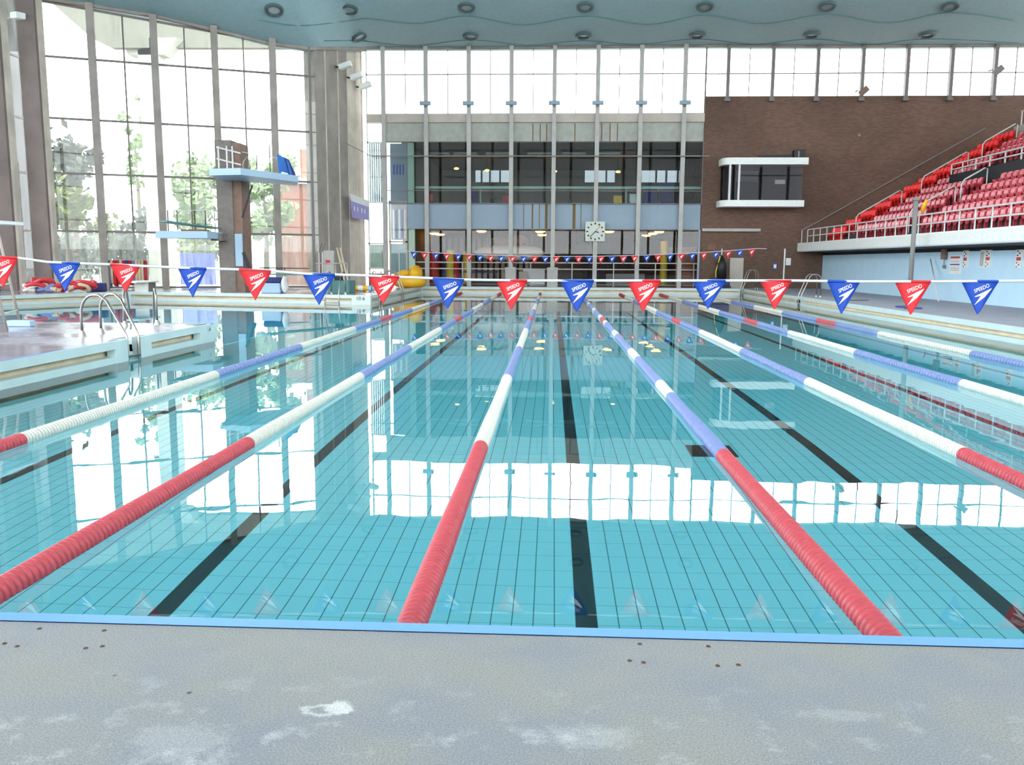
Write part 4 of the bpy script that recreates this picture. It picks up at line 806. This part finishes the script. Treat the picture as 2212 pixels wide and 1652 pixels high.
# return wall with concrete fins between glass wall and far facade
RB = atv(684, 330, GA, GB); RB.z = 0; RC = Vector((XF[0], YC, 0)); rd = (RC-RB).normalized(); rn = Vector((rd.y, -rd.x, 0))
wn += 1; a, b = base[5]+gd*.06, RB
window(wn, [(a+Vector((0, 0, z)), b+Vector((0, 0, z)), .05, .05) for z in barz+[.05]], 'frame', 'dusty', 'very narrow glass strip beside the grey fin wall', [a, b, b+Vector((0, 0, 11.4)), a+Vector((0, 0, 11.4))])
pxs = [684, 706, 735, 757, 777, 792]
for i in range(5):
    a, b = atv(pxs[i], 330, RB, RC), atv(pxs[i+1], 330, RB, RC); a.z = b.z = 0; off = rn*(.0 if i == 0 else -.06*i)
    zt_ = atv((pxs[i]+pxs[i+1])/2, 105, RB, RC).z+.12; mb = MB().prism([a+off, b+off, b-rn*.6, a-rn*.6], 0, zt_); mb.prism([b+off-rd*.05, b+off, b+off+rn*.05, b+off-rd*.05+rn*.05], 0, zt_, 1)
    struct(mb, 'wall_fin_%d' % (i+1), ['concrete' if i == 0 else ('concrete2' if i > 2 else 'concrete'), 'concrete2'], 'tall concrete fin of the corner wall, %s from the glass wall' % ORD[i], 'wall')
# floodlights on the fin wall
for i, (px, py) in enumerate(((727, 144), (752, 167), (771, 187))):
    p = atv(px, py, RB, RC)+rn*.5; e = thing('floodlight', 'white tilted floodlight on the concrete fin wall, %s from the glass wall' % ORD[i], 'floodlight', p, 'floodlights on the fin wall')
    MB().bar(p+Vector((-.3, 0, -.08)), p+Vector((.32, -.1, .1)), .3, .26).build('housing', ['white'], e, bevel=.03); MB().tube([p+Vector((-.3, 0, -.05)), p+Vector((-.42, 0, -.05))-rn*.0, p-rn*.55], .04, 6).build('bracket', ['black'], e)
p = at(40, 36, D=36.5); e = thing('floodlight', 'white floodlight high on the broad concrete columns', 'floodlight', p); MB().prism([(p.x-.25, p.y-.2), (p.x+.1, p.y-.3), (p.x+.32, p.y), (p.x, p.y+.2)], p.z-.12, p.z+.14).build('housing', ['white'], e, bevel=.02); MB().tube([p+Vector((-.2, 0, 0)), p+Vector((-.7, .3, 0))], .04, 6).build('bracket', ['grey'], e)
# lilac banner on the fins
q = [atv(x, y, RB, RC)+rn*.35 for x, y in ((743, 418), (784, 434), (784, 476), (746, 470))]
e = thing('banner', 'lilac club banner with white top hanging on the fin wall', 'banner', q[3])
def sheet(q, n=10, th=.012, wav=.03, nrm=None):
    mb = MB(); vs = []
    for sgn in (0, 1):
        for r in range(n+1):
            for k in range(n+1):
                u, v = k/n, r/n; p = (q[0]*(1-u)+q[1]*u)*(1-v)+(q[3]*(1-u)+q[2]*u)*v; vs.append(p+nrm*(wav*math.sin(u*9+v*2)*v+th*sgn))
    o2 = (n+1)**2
    fs = [f for r in range(n) for k in range(n) for f in ((r*(n+1)+k, r*(n+1)+k+1, (r+1)*(n+1)+k+1, (r+1)*(n+1)+k), (o2+r*(n+1)+k, o2+(r+1)*(n+1)+k, o2+(r+1)*(n+1)+k+1, o2+r*(n+1)+k+1))]
    return mb.add(vs, fs)
sheet([q[0]*.7+q[3]*.3, q[1]*.68+q[2]*.32, q[2], q[3]], nrm=rn).build('cloth', ['banner'], e, smooth=True)
sheet([q[0], q[1], q[1]*.68+q[2]*.32, q[0]*.7+q[3]*.3], nrm=rn).build('top_strip', ['white'], e, smooth=True)
for u in (.15, .32, .55, .72):
    s0 = (q[0]*(1-u)+q[1]*u)*.5+(q[3]*(1-u)+q[2]*u)*.5+rn*.06; s1 = (q[0]*(1-u)+q[1]*u)*.3+(q[3]*(1-u)+q[2]*u)*.7+rn*.06; MB().bar(s0, s1, .1, .01, up=rn).build('streak', ['white'], e)

# ================================================================== CEILING
bound = [Vector((-30, 34.5, 13.2))] + [atv(x, y, GA, GB) for x, y in ((60, -8), (200, 13), (335, 35), (465, 65), (585, 95), (672, 106))] + [atv(x, 105, RB, RC) for x in (700, 740, 775)] + [at(x, y, Y=YC+.1) for x, y in ((800, 104), (1000, 104), (1250, 102), (1500, 99), (1800, 100), (2212, 98), (2600, 98))]
mb = MB(); T = [-.3, 0, 1, 2, 3.5, 5, 7.5, 10, 12, 15]
plane = lambda y: 12.57+.3*(YC+.1-max(y, 27))
for p in bound:
    for t in T:
        u = min(max(t, 0)/10, 1); mb.v.append(Vector((p.x, p.y-t, p.z*(1-u)+plane(p.y-t)*u - (.3*.3 if t < 0 else 0))))
    mb.v.append(Vector((p.x, -6.3, plane(0))))
nt = len(T)+1
for i in range(len(bound)-1):
    for k in range(nt-1): mb.f.append((i*nt+k, i*nt+k+1, (i+1)*nt+k+1, (i+1)*nt+k)); mb.m.append(0)
mb0_c = mb
ce = struct(mb, 'ceiling', ['ceil'], 'teal grey acoustic ceiling sweeping over the pool', 'ceiling', smooth=True)
so_ = ce.modifiers.new('thickness', 'SOLIDIFY'); so_.thickness = .35; so_.offset = 1
mb = MB().tube([p+Vector((0, -.12, -.02)) for p in bound], .09, 8); mb.build('edge_trim', ['concrete'], ce, smooth=True)
from mathutils.bvhtree import BVHTree
CB = BVHTree.FromPolygons(mb0_c.v, mb0_c.f)
def onceil(x, y):
    h = CB.ray_cast(EYE, ray(x, y).normalized()); return (h[0], h[1]) if h[0] else (atp(x, y, CP, CN), CN)
CP = Vector((1, YC+.1, 12.57)); CN = Vector((0, .3, 1)).normalized()
seams = [[(560, 42), (650, 55), (755, 44), (800, 40), (905, 50), (1008, 34), (1130, 53), (1264, 34), (1400, 52), (1523, 32), (1650, 50), (1787, 30), (1920, 48), (2053, 26), (2200, 44)],
         [(700, 88), (777, 88), (895, 98), (1017, 86), (1140, 97), (1260, 88), (1380, 95), (1506, 84), (1630, 95), (1753, 84), (1880, 95), (2003, 84), (2200, 92)]]
def smooth_pts(q, m=6):
    o = []
    for i in range(len(q)-1):
        a, b, c, d = q[max(i-1, 0)], q[i], q[i+1], q[min(i+2, len(q)-1)]
        for k in range(m):
            t = k/m; o.append(tuple(.5*((2*b[j])+(c[j]-a[j])*t+(2*a[j]-5*b[j]+4*c[j]-d[j])*t*t+(3*b[j]-a[j]-3*c[j]+d[j])*t**3) for j in (0, 1)))
    return o+[q[-1]]
for s_ in seams: MB().tube([onceil(x, y)[0] for x, y in smooth_pts(s_)], .03, 6).build('seam', ['teal'], ce, smooth=True)
rings = [(592, 20), (755, 19), (1008, 15), (1264, 14), (1523, 13), (1787, 12), (2053, 12), (777, 78), (1017, 77), (1260, 76), (1506, 75), (1753, 74), (2003, 74)]
lp = None
for i, (x, y) in enumerate(rings):
    p, cn_ = onceil(x, y); cn_ = -cn_ if cn_.z < 0 else cn_
    lab = 'round recessed ceiling light, %s row from the windows, %s from the diving hall' % (('second', ORD[i]) if i < 7 else ('first', ORD[i-7]))
    if lp is None:
        lp = thing('ceiling_light', lab, 'ceiling light', (0, 0, 0), 'round lights in the ceiling')
        MB().lathe((0, 0, 0), [(.26, -.02), (.26, -.09), (.33, -.12), (.40, -.1), (.42, 0)], 24).build('ring', ['ringgrey'], lp, smooth=True); MB().lathe((0, 0, 0), [(0, -.03), (.26, -.03)], 24).build('lens', ['lens'], lp)
        e = lp
    else: e = copy_tree(lp)
    e.location = p; e.rotation_mode = 'QUATERNION'; e.rotation_quaternion = Vector((0, 0, 1)).rotation_difference(cn_); e['label'] = lab
# near end wall behind the camera: glazed
struct(MB().box(-30, 28, -6.4, -6, 0, 2.2), 'wall_near', ['brick'], 'brick wall behind the foreground deck', 'wall')
wn += 1
window(wn, [((x, -6.2, 2.2), (x, -6.2, 17.3), .25, .25) for x in range(-28, 29, 3)]+[((-30, -6.2, z), (28, -6.2, z), .12, .12) for z in (2.25, 5, 8, 11, 14, 17.3)], 'concrete', 'glass', 'glazed end wall behind the foreground deck', [(-30, -6.2, 2.2), (28, -6.2, 2.2), (28, -6.2, 17.4), (-30, -6.2, 17.4)])
wn += 1
window(wn, [((27.8, y, 9), (27.8, y, 17), .2, .2) for y in range(-4, 47, 3)]+[((27.8, -6, z), (27.8, YC, z), .1, .1) for z in (9, 13)], 'concrete', 'glass', 'high window strip above the stand back wall', [(27.8, -6, 9), (27.8, YC, 9), (27.8, YC, 17), (27.8, -6, 17)])

# ================================================================== OUTSIDE
struct(MB().box(-160, 60, 30, 190, -.7, -.41).box(-160, -24, -60, 30, -.7, -.41).box(-160, 160, -120, -6.5, -.7, -.41), 'ground', ['ground'], 'bright paving outside the glass walls', 'ground')
# overhanging roof wing and its pillar
Y2 = 50
p1, p2, p3, p4 = at(60, -20, D=44), at(205, 82, D=46), at(205, 103, D=47), at(700, 104, D=50.5)
poly = [at(90, -12, D=43), at(200, 84, D=45.5), at(240, 103, D=46.5), at(700, 103, D=51)]
mb = MB(); top = [p+Vector((-2, 8, 2.5)) for p in poly]; up_ = [p+Vector((0, 0, 4)) for p in poly]
for i in range(3): mb.quad(poly[i], poly[i+1], up_[i+1], up_[i]); 
mb.quad(up_[0], up_[1], up_[2], up_[3])
bk = [p+Vector((0, -3.5, 1.5)) for p in poly]
struct(MB().add([*poly, *up_, *[p+Vector((0, .5, 0)) for p in poly], *[p+Vector((0, .5, 0)) for p in up_]], [(0, 1, 5, 4), (1, 2, 6, 5), (2, 3, 7, 6), (8, 12, 13, 9), (9, 13, 14, 10), (10, 14, 15, 11), (0, 8, 9, 1), (1, 9, 10, 2), (2, 10, 11, 3), (0, 4, 12, 8), (3, 11, 15, 7)]), 'trim_canopy', ['soffit'], 'beige roof wing outside the diving hall glass', 'canopy')
c = at(352, 600, D=49.5); ztop = at(352, 104, D=49.5).z
mb = MB().box(c.x-.55, c.x+.55, c.y-.5, c.y+.5, -.4, ztop); mb.add([(c.x-1.5, c.y-.5, ztop), (c.x+1.7, c.y-.5, ztop), (c.x+.9, c.y-.5, ztop-.9), (c.x-1.1, c.y-.5, ztop-.9), (c.x-1.5, c.y+.5, ztop), (c.x+1.7, c.y+.5, ztop), (c.x+.9, c.y+.5, ztop-.9), (c.x-1.1, c.y+.5, ztop-.9)], [(0, 1, 2, 3), (7, 6, 5, 4), (0, 4, 5, 1), (1, 5, 6, 2), (2, 6, 7, 3), (3, 7, 4, 0)])
struct(mb, 'trim_pillar', ['stucco'], 'white flared pillar outside the diving hall glass', 'pillar')
# brick annex outside
a, b = at(600, 560, D=60), at(700, 560, D=62); z1 = at(650, 402, D=61).z
e = thing('brick_building', 'pale red brick building outside the glass wall', 'building', (a.x, a.y, -.4))
MB().box(a.x, b.x+1.5, a.y, a.y+8, -.4, z1).build('wall', ['redbrick'], e); MB().box(a.x-.2, b.x+1.7, a.y-.3, a.y+8.2, z1, z1+.35).build('parapet', ['white'], e)
MB().box(a.x+1.2, b.x+1.5, a.y+2, a.y+8, z1+.3, z1+2.6).build('roof_storey', ['redbrick'], e)
# blue hoarding
a, b = at(392, 600, D=52), at(474, 600, D=52.5)
tag(MB().box(a.x, b.x, a.y-.1, a.y+.1, -.4, at(430, 547, D=52).z).build('hoarding', ['bluefence']), 'blue hoarding outside the glass behind the diving boards', 'hoarding')
# trees
def tree(px, py, D, rx, rz, leafm, label, n=900, trunk=True):
    c = at(px, py, D=D); e = thing('tree', label, 'tree', (c.x, c.y, -.4), 'trees outside the glass wall'); mb = MB(); ln = .34
    cl = [(random.gauss(0, .45)*rx, random.gauss(0, .45)*rx, random.gauss(0, .45)*rz) for _ in range(14)]
    for i in range(n):
        q = random.choice(cl); p = c+Vector(q)+Vector([random.gauss(0, .16)*rx for _ in range(3)])
        if p.z < .1: p.z = .1+random.random()
        u = Vector([random.uniform(-1, 1) for _ in range(3)]).normalized(); v = u.orthogonal().normalized(); s_ = ln*random.uniform(.5, 1.2)
        mb.add([p-u*s_, p+v*s_*.5, p+u*s_, p-v*s_*.5], [(0, 1, 2, 3)])
    mb.build('foliage', [leafm], e)
    MB().tube([(c.x, c.y, -.4), (c.x+.1, c.y, c.z*.5), (c.x, c.y, c.z+rz*.3)], [.22, .16, .06], 8).build('trunk', ['bark'], e)
tree(152, 350, 50, 1.7, 1.5, 'leafdark', 'dark green tree seen low through the bay beside the broad column', 800)
tree(140, 455, 44.6, 1.8, 1.3, 'leaf', 'yellow green bush outside the bay beside the broad column', 800)
tree(150, 545, 53, 2.8, 1.2, 'leafdark', 'dark hedge bush outside the lowest dusty panes', 900)
tree(285, 540, 56, 2.6, 1.6, 'leafdark', 'dark bush outside behind the hanging lane rope rack', 700)
tree(292, 330, 62, 1.0, 3.0, 'leafpale', 'slender pale tree outside the second tall bay', 300)
tree(430, 420, 60, 2.6, 4.2, 'leafpale', 'pale leafy tree outside behind the diving tower platform', 1300)
tree(420, 535, 54, 1.6, .7, 'leaf', 'green shrub outside above the blue hoarding', 500)
tree(570, 440, 56, 1.8, 3.2, 'leafpale', 'pale leafy tree outside beside the brick building', 1000)
tree(20, 480, 41, 1.5, 3.0, 'leafdark', 'dark tree outside the narrow side windows', 700)

# ================================================================== DIVING TOWER AND LEFT DECK
Yt = 36.3
xa, xb, xc = at(471, 500, Y=Yt).x, at(505, 500, Y=Yt).x, at(524, 500, Y=Yt).x; zt = at(495, 302, Y=Yt).z
e = thing('diving_tower', 'brown concrete diving tower with pale blue platforms', 'diving tower', (xb, Yt, 0))
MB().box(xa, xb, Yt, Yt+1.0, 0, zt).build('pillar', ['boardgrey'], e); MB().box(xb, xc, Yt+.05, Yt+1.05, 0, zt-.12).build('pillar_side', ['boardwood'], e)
for z in (at(490, 318, Y=Yt).z, at(490, 343, Y=Yt).z): MB().bar((xa+.1, Yt-.06, z), (xc+.05, Yt-.04, z-.25), .05, .06).build('guard_rail', ['rail'], e)
for px in (474, 492, 504): x = at(px, 345, Y=Yt).x; MB().bar((x, Yt-.08, at(px, 366, Y=Yt).z), (x, Yt-.08, at(px, 316, Y=Yt).z), .06, .06).build('guard_post', ['rail'], e)
# five metre platform
zu = at(540, 372, Y=35.5).z-.0
c1, c2 = at(452, 374, Z=zu), at(640, 388, Y=37.9); zp = 4.92
q = [Vector((at(452, 373, Y=34.2).x, 34.2)), Vector((at(520, 373, Y=33.9).x, 33.9)), Vector((at(645, 392, Y=37.0).x, 37.0)), Vector((at(640, 390, Y=38.6).x, 38.6)), Vector((at(480, 373, Y=36.3).x, 36.25))]
MB().prism([(v.x, v.y) for v in q], zp-.26, zp).build('high_platform', ['platform'], e)
for k, u in enumerate((.1, .28, .46, .64, .8)):
    p = q[4]*(1-u)+q[3]*u; MB().tube([(p.x, p.y, zp), (p.x, p.y, zp+.9+(.5 if k == 3 else 0))], .022, 6).build('platform_post', ['dark'], e)
MB().tube([(q[4].x+.9, q[4].y, zp+.9), (q[3].x-.6, q[3].y, zp+.9)], .015, 6).build('platform_rail', ['rail'], e)
a = at(528, 330, Y=36); MB().tube([at(523, 385, Y=36), at(526, 350, Y=36), at(533, 338, Y=36), at(540, 345, Y=36), at(540, 375, Y=36)], .025, 6).build('ladder_rail', ['steel'], e, smooth=True)
MB().bar(at(545, 400, Y=36.2), at(523, 470, Y=36.2), .06, .06).build('strut', ['dark'], e)
MB().bar(at(526, 545, Y=36.2), at(548, 600, Y=36.2), .12, .12).build('strut', ['dark'], e)
p = at(516, 540, Y=Yt-.05); MB().box(p.x-.16, p.x+.16, Yt-.06, Yt+.0, at(516, 575, Y=Yt).z, at(516, 505, Y=Yt).z).build('notice', ['platform'], e)
# flag on the platform
q = [at(598, 332, Y=37.2), at(624, 345, Y=37.2), at(644, 390, Y=37.2), at(606, 385, Y=37.2)]
e2 = thing('flag', 'blue flag draped on the end of the diving platform', 'flag', q[3]); sheet(q, nrm=Vector((0, -1, 0)), wav=.1).build('cloth', ['flagcloth'], e2, smooth=True)
sheet([q[3]*.7+q[0]*.3, q[2]*.75+q[1]*.25, q[2], q[3]], nrm=Vector((0, -1.3, 0)), wav=.1, th=.02).build('white_band', ['white'], e2, smooth=True)
sheet([q[1]*.6+q[0]*.4, q[1], q[2]*1.0, q[2]*.6+q[3]*.4], nrm=Vector((0, -1.2, 0)), wav=.1, th=.02).build('navy_band', ['navy'], e2, smooth=True)
# three metre platform and springboard
zl = at(400, 500, Y=35).z
e = thing('diving_platform', 'low pale blue diving platform with rails beside the tower', 'diving platform', (at(400, 500, Y=35).x, 35, zl))
x0, x1 = at(341, 503, Y=34.6).x, at(470, 505, Y=35.6).x
MB().prism([(x0, 34.4), (at(452, 503, Y=34.6).x, 34.4), (x1, 36.2), (x0+1, 36.2)], zl-.28, zl).build('slab', ['platform'], e); MB().box(x1-.3, x1+.15, 35.6, 36.4, zl-.35, zl-.05).build('bracket', ['boardgrey'], e)
bz = at(420, 488, Y=35.2).z; pa, pb = at(352, 478, Y=33.8), at(469, 493, Y=36.2)
MB().bar(pa, pb, .5, .06).build('springboard', ['teal'], e); pc = at(420, 492, Y=35.2); MB().box(pc.x-.45, pc.x+.5, 34.9, 35.5, zl, pc.z-.08).build('fulcrum', ['wood'], e)
for px in (363, 383, 421, 444, 464): p = at(px, 480, Y=35.9); MB().tube([(p.x, 35.9, zl), (p.x, 35.9, at(px, 454, Y=35.9).z)], .02, 6).build('rail_post', ['dark'], e)
MB().tube([at(360, 456, Y=35.9), at(466, 453, Y=35.9)], .015, 6).build('rail', ['rail'], e)
# coiled spare lane rope heap
PX = [(80, 622, .42, 'padred'), (95, 612, .38, 'padred'), (72, 625, .3, 'whitef'), (100, 624, .34, 'blue'), (112, 625, .3, 'rope'), (160, 618, .36, 'padred'), (185, 617, .36, 'padred'), (172, 623, .36, 'rope'), (125, 624, .3, 'padred')]
for i, (px, py, r, c) in enumerate(PX):
    p = at(px, 632, Z=0); p.z = max(at(px, py, D=(p-EYE).dot(FW)).z, .14); mb = MB(); n = 18
    pts = [p+Vector((r*1.15*math.cos(2*PI*k/n*1.6+i), r*.5*math.sin(2*PI*k/n*1.6+i), .12*math.sin(k*.9+i)+.05)) for k in range(n)]
    for q in pts: q.z = max(q.z, .09)
    tag(mb.tube(pts, .085, 8).build('coiled_lane_rope', [c], smooth=True), '%s coil in the heap of spare lane rope, %s from the broad columns' % (dict(padred='red', whitef='white', blue='blue', rope='cream')[c], ORD[i]), 'lane rope', 'heap of spare lane ropes')
p = at(210, 630, Z=0); tag(MB().box(p.x-.4, p.x+.35, p.y-.2, p.y+.2, 0, .38).build('storage_tub', ['navy'], bevel=.06), 'navy tub on the deck beside the lane rope heap', 'tub')
# rack of hanging lane ropes
ra, rb = at(236, 626, D=39.5), at(322, 626, D=40.2); ra.z = rb.z = 0; zr = at(280, 563, D=39.8).z
e = thing('rope_rack', 'steel rack for hanging lane ropes before the glass wall', 'rack', (ra+rb)/2)
MB().tube([ra, ra+Vector((0, 0, zr+.25))], .03, 8).build('post', ['steel'], e); MB().tube([rb, rb+Vector((0, 0, zr+.25))], .03, 8).build('post', ['steel'], e); MB().tube([ra+Vector((0, 0, zr)), rb+Vector((0, 0, zr))], .025, 8).build('bar', ['steel'], e)
hc = ['blue', 'rope', 'padred', 'padred', 'rope', 'padred', 'padblue', 'padred', 'blue', 'rope', 'rope', 'rope', 'padred']
for i, c in enumerate(hc):
    u = (i+.5)/len(hc); p = ra*(1-u)+rb*u; z0 = .12+.15*abs(math.sin(i*1.7))
    tag(MB().tube([(p.x, p.y-.1, zr+.02), (p.x, p.y-.13, zr*.5), (p.x, p.y-.1, z0), (p.x, p.y+.05, z0-.05), (p.x, p.y+.12, zr*.5), (p.x, p.y+.1, zr+.02)], .065, 8).build('hanging_lane_rope', [c], smooth=True), '%s lane rope hung on the rack, %s from the broad columns' % (dict(padred='red', padblue='navy', blue='blue', rope='cream')[c], ORD[i]), 'lane rope', 'lane ropes on the rack')
a, b = at(54, 583, D=38), at(215, 579, D=39.4); tag(MB().bar(a, b, .06, .05).bar(a, (a.x, a.y, 0), .05, .05).bar(b, (b.x, b.y, 0), .05, .05).build('window_guard_rail', ['rail']), 'pale guard rail before the dusty window by the broad columns', 'railing')
a, b = at(560, 578, D=41), at(668, 580, D=42); tag(MB().tube([a, b, b+Vector((0, -.1, -.3))], .03, 6).tube([(a+b)/2, ((a+b)/2).to_2d().to_3d()], .025, 6).build('window_guard_rail', ['steel']), 'steel guard rail before the glass wall beside the fins', 'railing')
# umpire chair at the picture's edge on the pier
e = thing('umpire_chair', 'tall steel ladder chair standing on the wet pier', 'chair', (-10.6, 16.5, 0))
f0, f1 = P_(15, 712), P_(44, 700)
t1 = at(0, 520, D=16.6); t0 = f0+(t1-f1)
for f, t in ((f0, t0), (f1, t1)): MB().tube([f, t+(t-f)*.25], .026, 9).build('leg', ['beam'], e, smooth=True)
f2, f3 = f0+Vector((-1.3, -.2, 0)), f1+Vector((-1.3, -.2, 0))
for f, t in ((f2, t0), (f3, t1)): MB().tube([f, t+(t-f0)*.2], .026, 9).build('leg', ['beam'], e, smooth=True)
for u in (.18, .5, .8): MB().tube([f0+(t0-f0)*u, f1+(t1-f1)*u], .02, 8).build('rung', ['steel'], e)
MB().box(t0.x-.9, t0.x-.2, min(t0.y, t1.y)-.1, max(t0.y, t1.y)+.1, t0.z+.3, t0.z+.36).build('seat', ['white'], e)
p = P_(30, 707); tag(MB().box(p.x-.28, p.x+.2, p.y+.2, p.y+.4, 0, .12).build('pool_block', ['platform'], bevel=.02), 'pale blue block on the pier under the umpire chair', 'block')
# starting stool / springboard mount on the far deck edge seen between the ladder rails
p = at(275, 632, Z=0); e = thing('springboard_stand', 'white low springboard stand at the diving pool corner', 'diving board', (p.x, 35.2, 0)); sx = p.x
MB().box(sx-.32, sx+.32, 34.6, 36.6, .38, .45).build('board', ['white'], e, bevel=.02); MB().box(sx-.28, sx+.28, 35.6, 35.7, 0, .38).build('front_leg', ['white'], e); MB().box(sx-.28, sx+.28, 36.3, 36.4, 0, .38).build('rear_leg', ['steel'], e)
# teal plinth with springboard, white chair frame
p = at(735, 633, Z=0); yy = 35.2; x0, x1 = at(708, 620, Y=yy).x, at(754, 620, Y=yy).x
e = thing('springboard_plinth', 'teal plinth of a one metre springboard behind a blue pennant', 'diving board', ((x0+x1)/2, yy, 0))
MB().box(x0, x1, yy, yy+1.2, 0, at(730, 606, Y=yy).z).build('plinth', ['teal'], e, bevel=.02)
zt = at(730, 606, Y=yy).z; bl = at(665, 612, Y=32.5)
MB().bar((x0-1.9, yy-2.2, zt+.28), (x1-.3, yy+1.2, zt+.2), .5, .05).build('board', ['teal'], e); MB().box(x0+.2, x1-.4, yy+.3, yy+.6, zt, zt+.2).build('fulcrum', ['dark'], e)
for dx in (0, .5): MB().tube([(x0+.1+dx, yy+1.0, zt), (x0+.1+dx, yy+1.0, zt+.7), (x0-.6+dx, yy+.4, zt+.7)], .025, 8).build('handrail', ['steel'], e)
# tall white ladder poles and pale cabinet before the fins
for i, dx in enumerate((0, 7)):
    a0, a1 = at(728+dx, 536, D=41.7), at(744+dx, 603, D=40); a1 = a0+(a1-a0)*(a0.z/(a0.z-a1.z)); tag(MB().tube([a0, a1], .045, 8).build('pool_pole', ['rope']), 'long cream pole leaning on the fin wall, %s of the pair from the glass wall' % ORD[i], 'pole')
p = at(712, 620, D=41.5); e = thing('first_aid_station', 'grey lifeguard cabinet with red mark before the fin wall', 'cabinet', (p.x, p.y, 0)); zc = at(712, 541, D=41.5).z
MB().box(p.x-.3, p.x+.25, p.y, p.y+.4, 0, zc).build('cabinet', ['postgrey'], e, bevel=.02); q = at(709, 566, D=41.4); MB().box(q.x-.1, q.x+.1, p.y-.03, p.y, q.z-.1, q.z+.1).build('red_mark', ['padred'], e)
for px in (690, 697): a = at(px, 615, D=41); MB().tube([(a.x, a.y, 0), at(px-1, 545, D=41), at(px+6, 525, D=41.2)], .02, 7).build('guard_hoop', ['steel'], e)
# blue and pale boat shape
p = at(583, 634, Z=0); e = thing('storage_bin', 'pale blue bin with navy lid near a red pennant', 'bin', (p.x, p.y+.4, 0)); b_ = p.x
MB().prism([(b_-.45, p.y+.2), (b_+.35, p.y+.2), (b_+.35, p.y+.9), (b_-.45, p.y+.9)], 0, .42).build('body', ['platform'], e, bevel=.05); MB().box(b_-.4, b_+.38, p.y+.25, p.y+.85, .42, .66).build('lid', ['navy'], e, bevel=.05); MB().ball((b_+.5, p.y+.4, .35), .16, .2, .35).build('bag', ['white'], e, smooth=True)
# yellow inflatable and small floats
yr = 44.6; x0, x1 = at(848, 605, Y=yr).x, at(922, 605, Y=yr).x; zc = .42
e = thing('inflatable_raft', 'yellow inflatable raft on the deck by the corner window', 'raft', ((x0+x1)/2, yr, 0)); cx = (x0+x1)/2; rr = (x1-x0)/2-.3
MB().tube([(cx+rr*math.cos(2*PI*k/20), yr+.7*math.sin(2*PI*k/20), .3) for k in range(21)], .3, 10).build('ring_tube', ['yellow'], e, smooth=True)
MB().tube([(cx-rr-.1, yr-.2, .55), (cx-rr*.4, yr-.35, .72), (cx+.05, yr-.3, .74)], [.16, .2, .12], 10).ball((cx+rr*.55, yr-.1, .72), rr*.62, .7, .42, jit=.07, n=14).build('folded_canopy', ['yellow'], e, smooth=True)
MB().box(cx-rr*.9, cx+rr*.9, yr-.6, yr+.6, .12, .2).build('floor', ['black'], e)
for i, (px, c, nm, lb) in enumerate(((768, 'yellow', 'float', 'yellow float lying by the teal plinth'), (780, 'white', 'float', 'white float between two yellow floats on the deck'), (789, 'yellow', 'float', 'yellow float lying next to the dark ladder'), (800, 'platform', 'towel', 'pale blue towel bundle behind the dark ladder'))):
    p = at(px, 624, Y=38); tag(MB().ball((p.x, 38, .13), .24, .16, .13, jit=.08).build('pool_'+nm, [c], smooth=True), lb, nm)
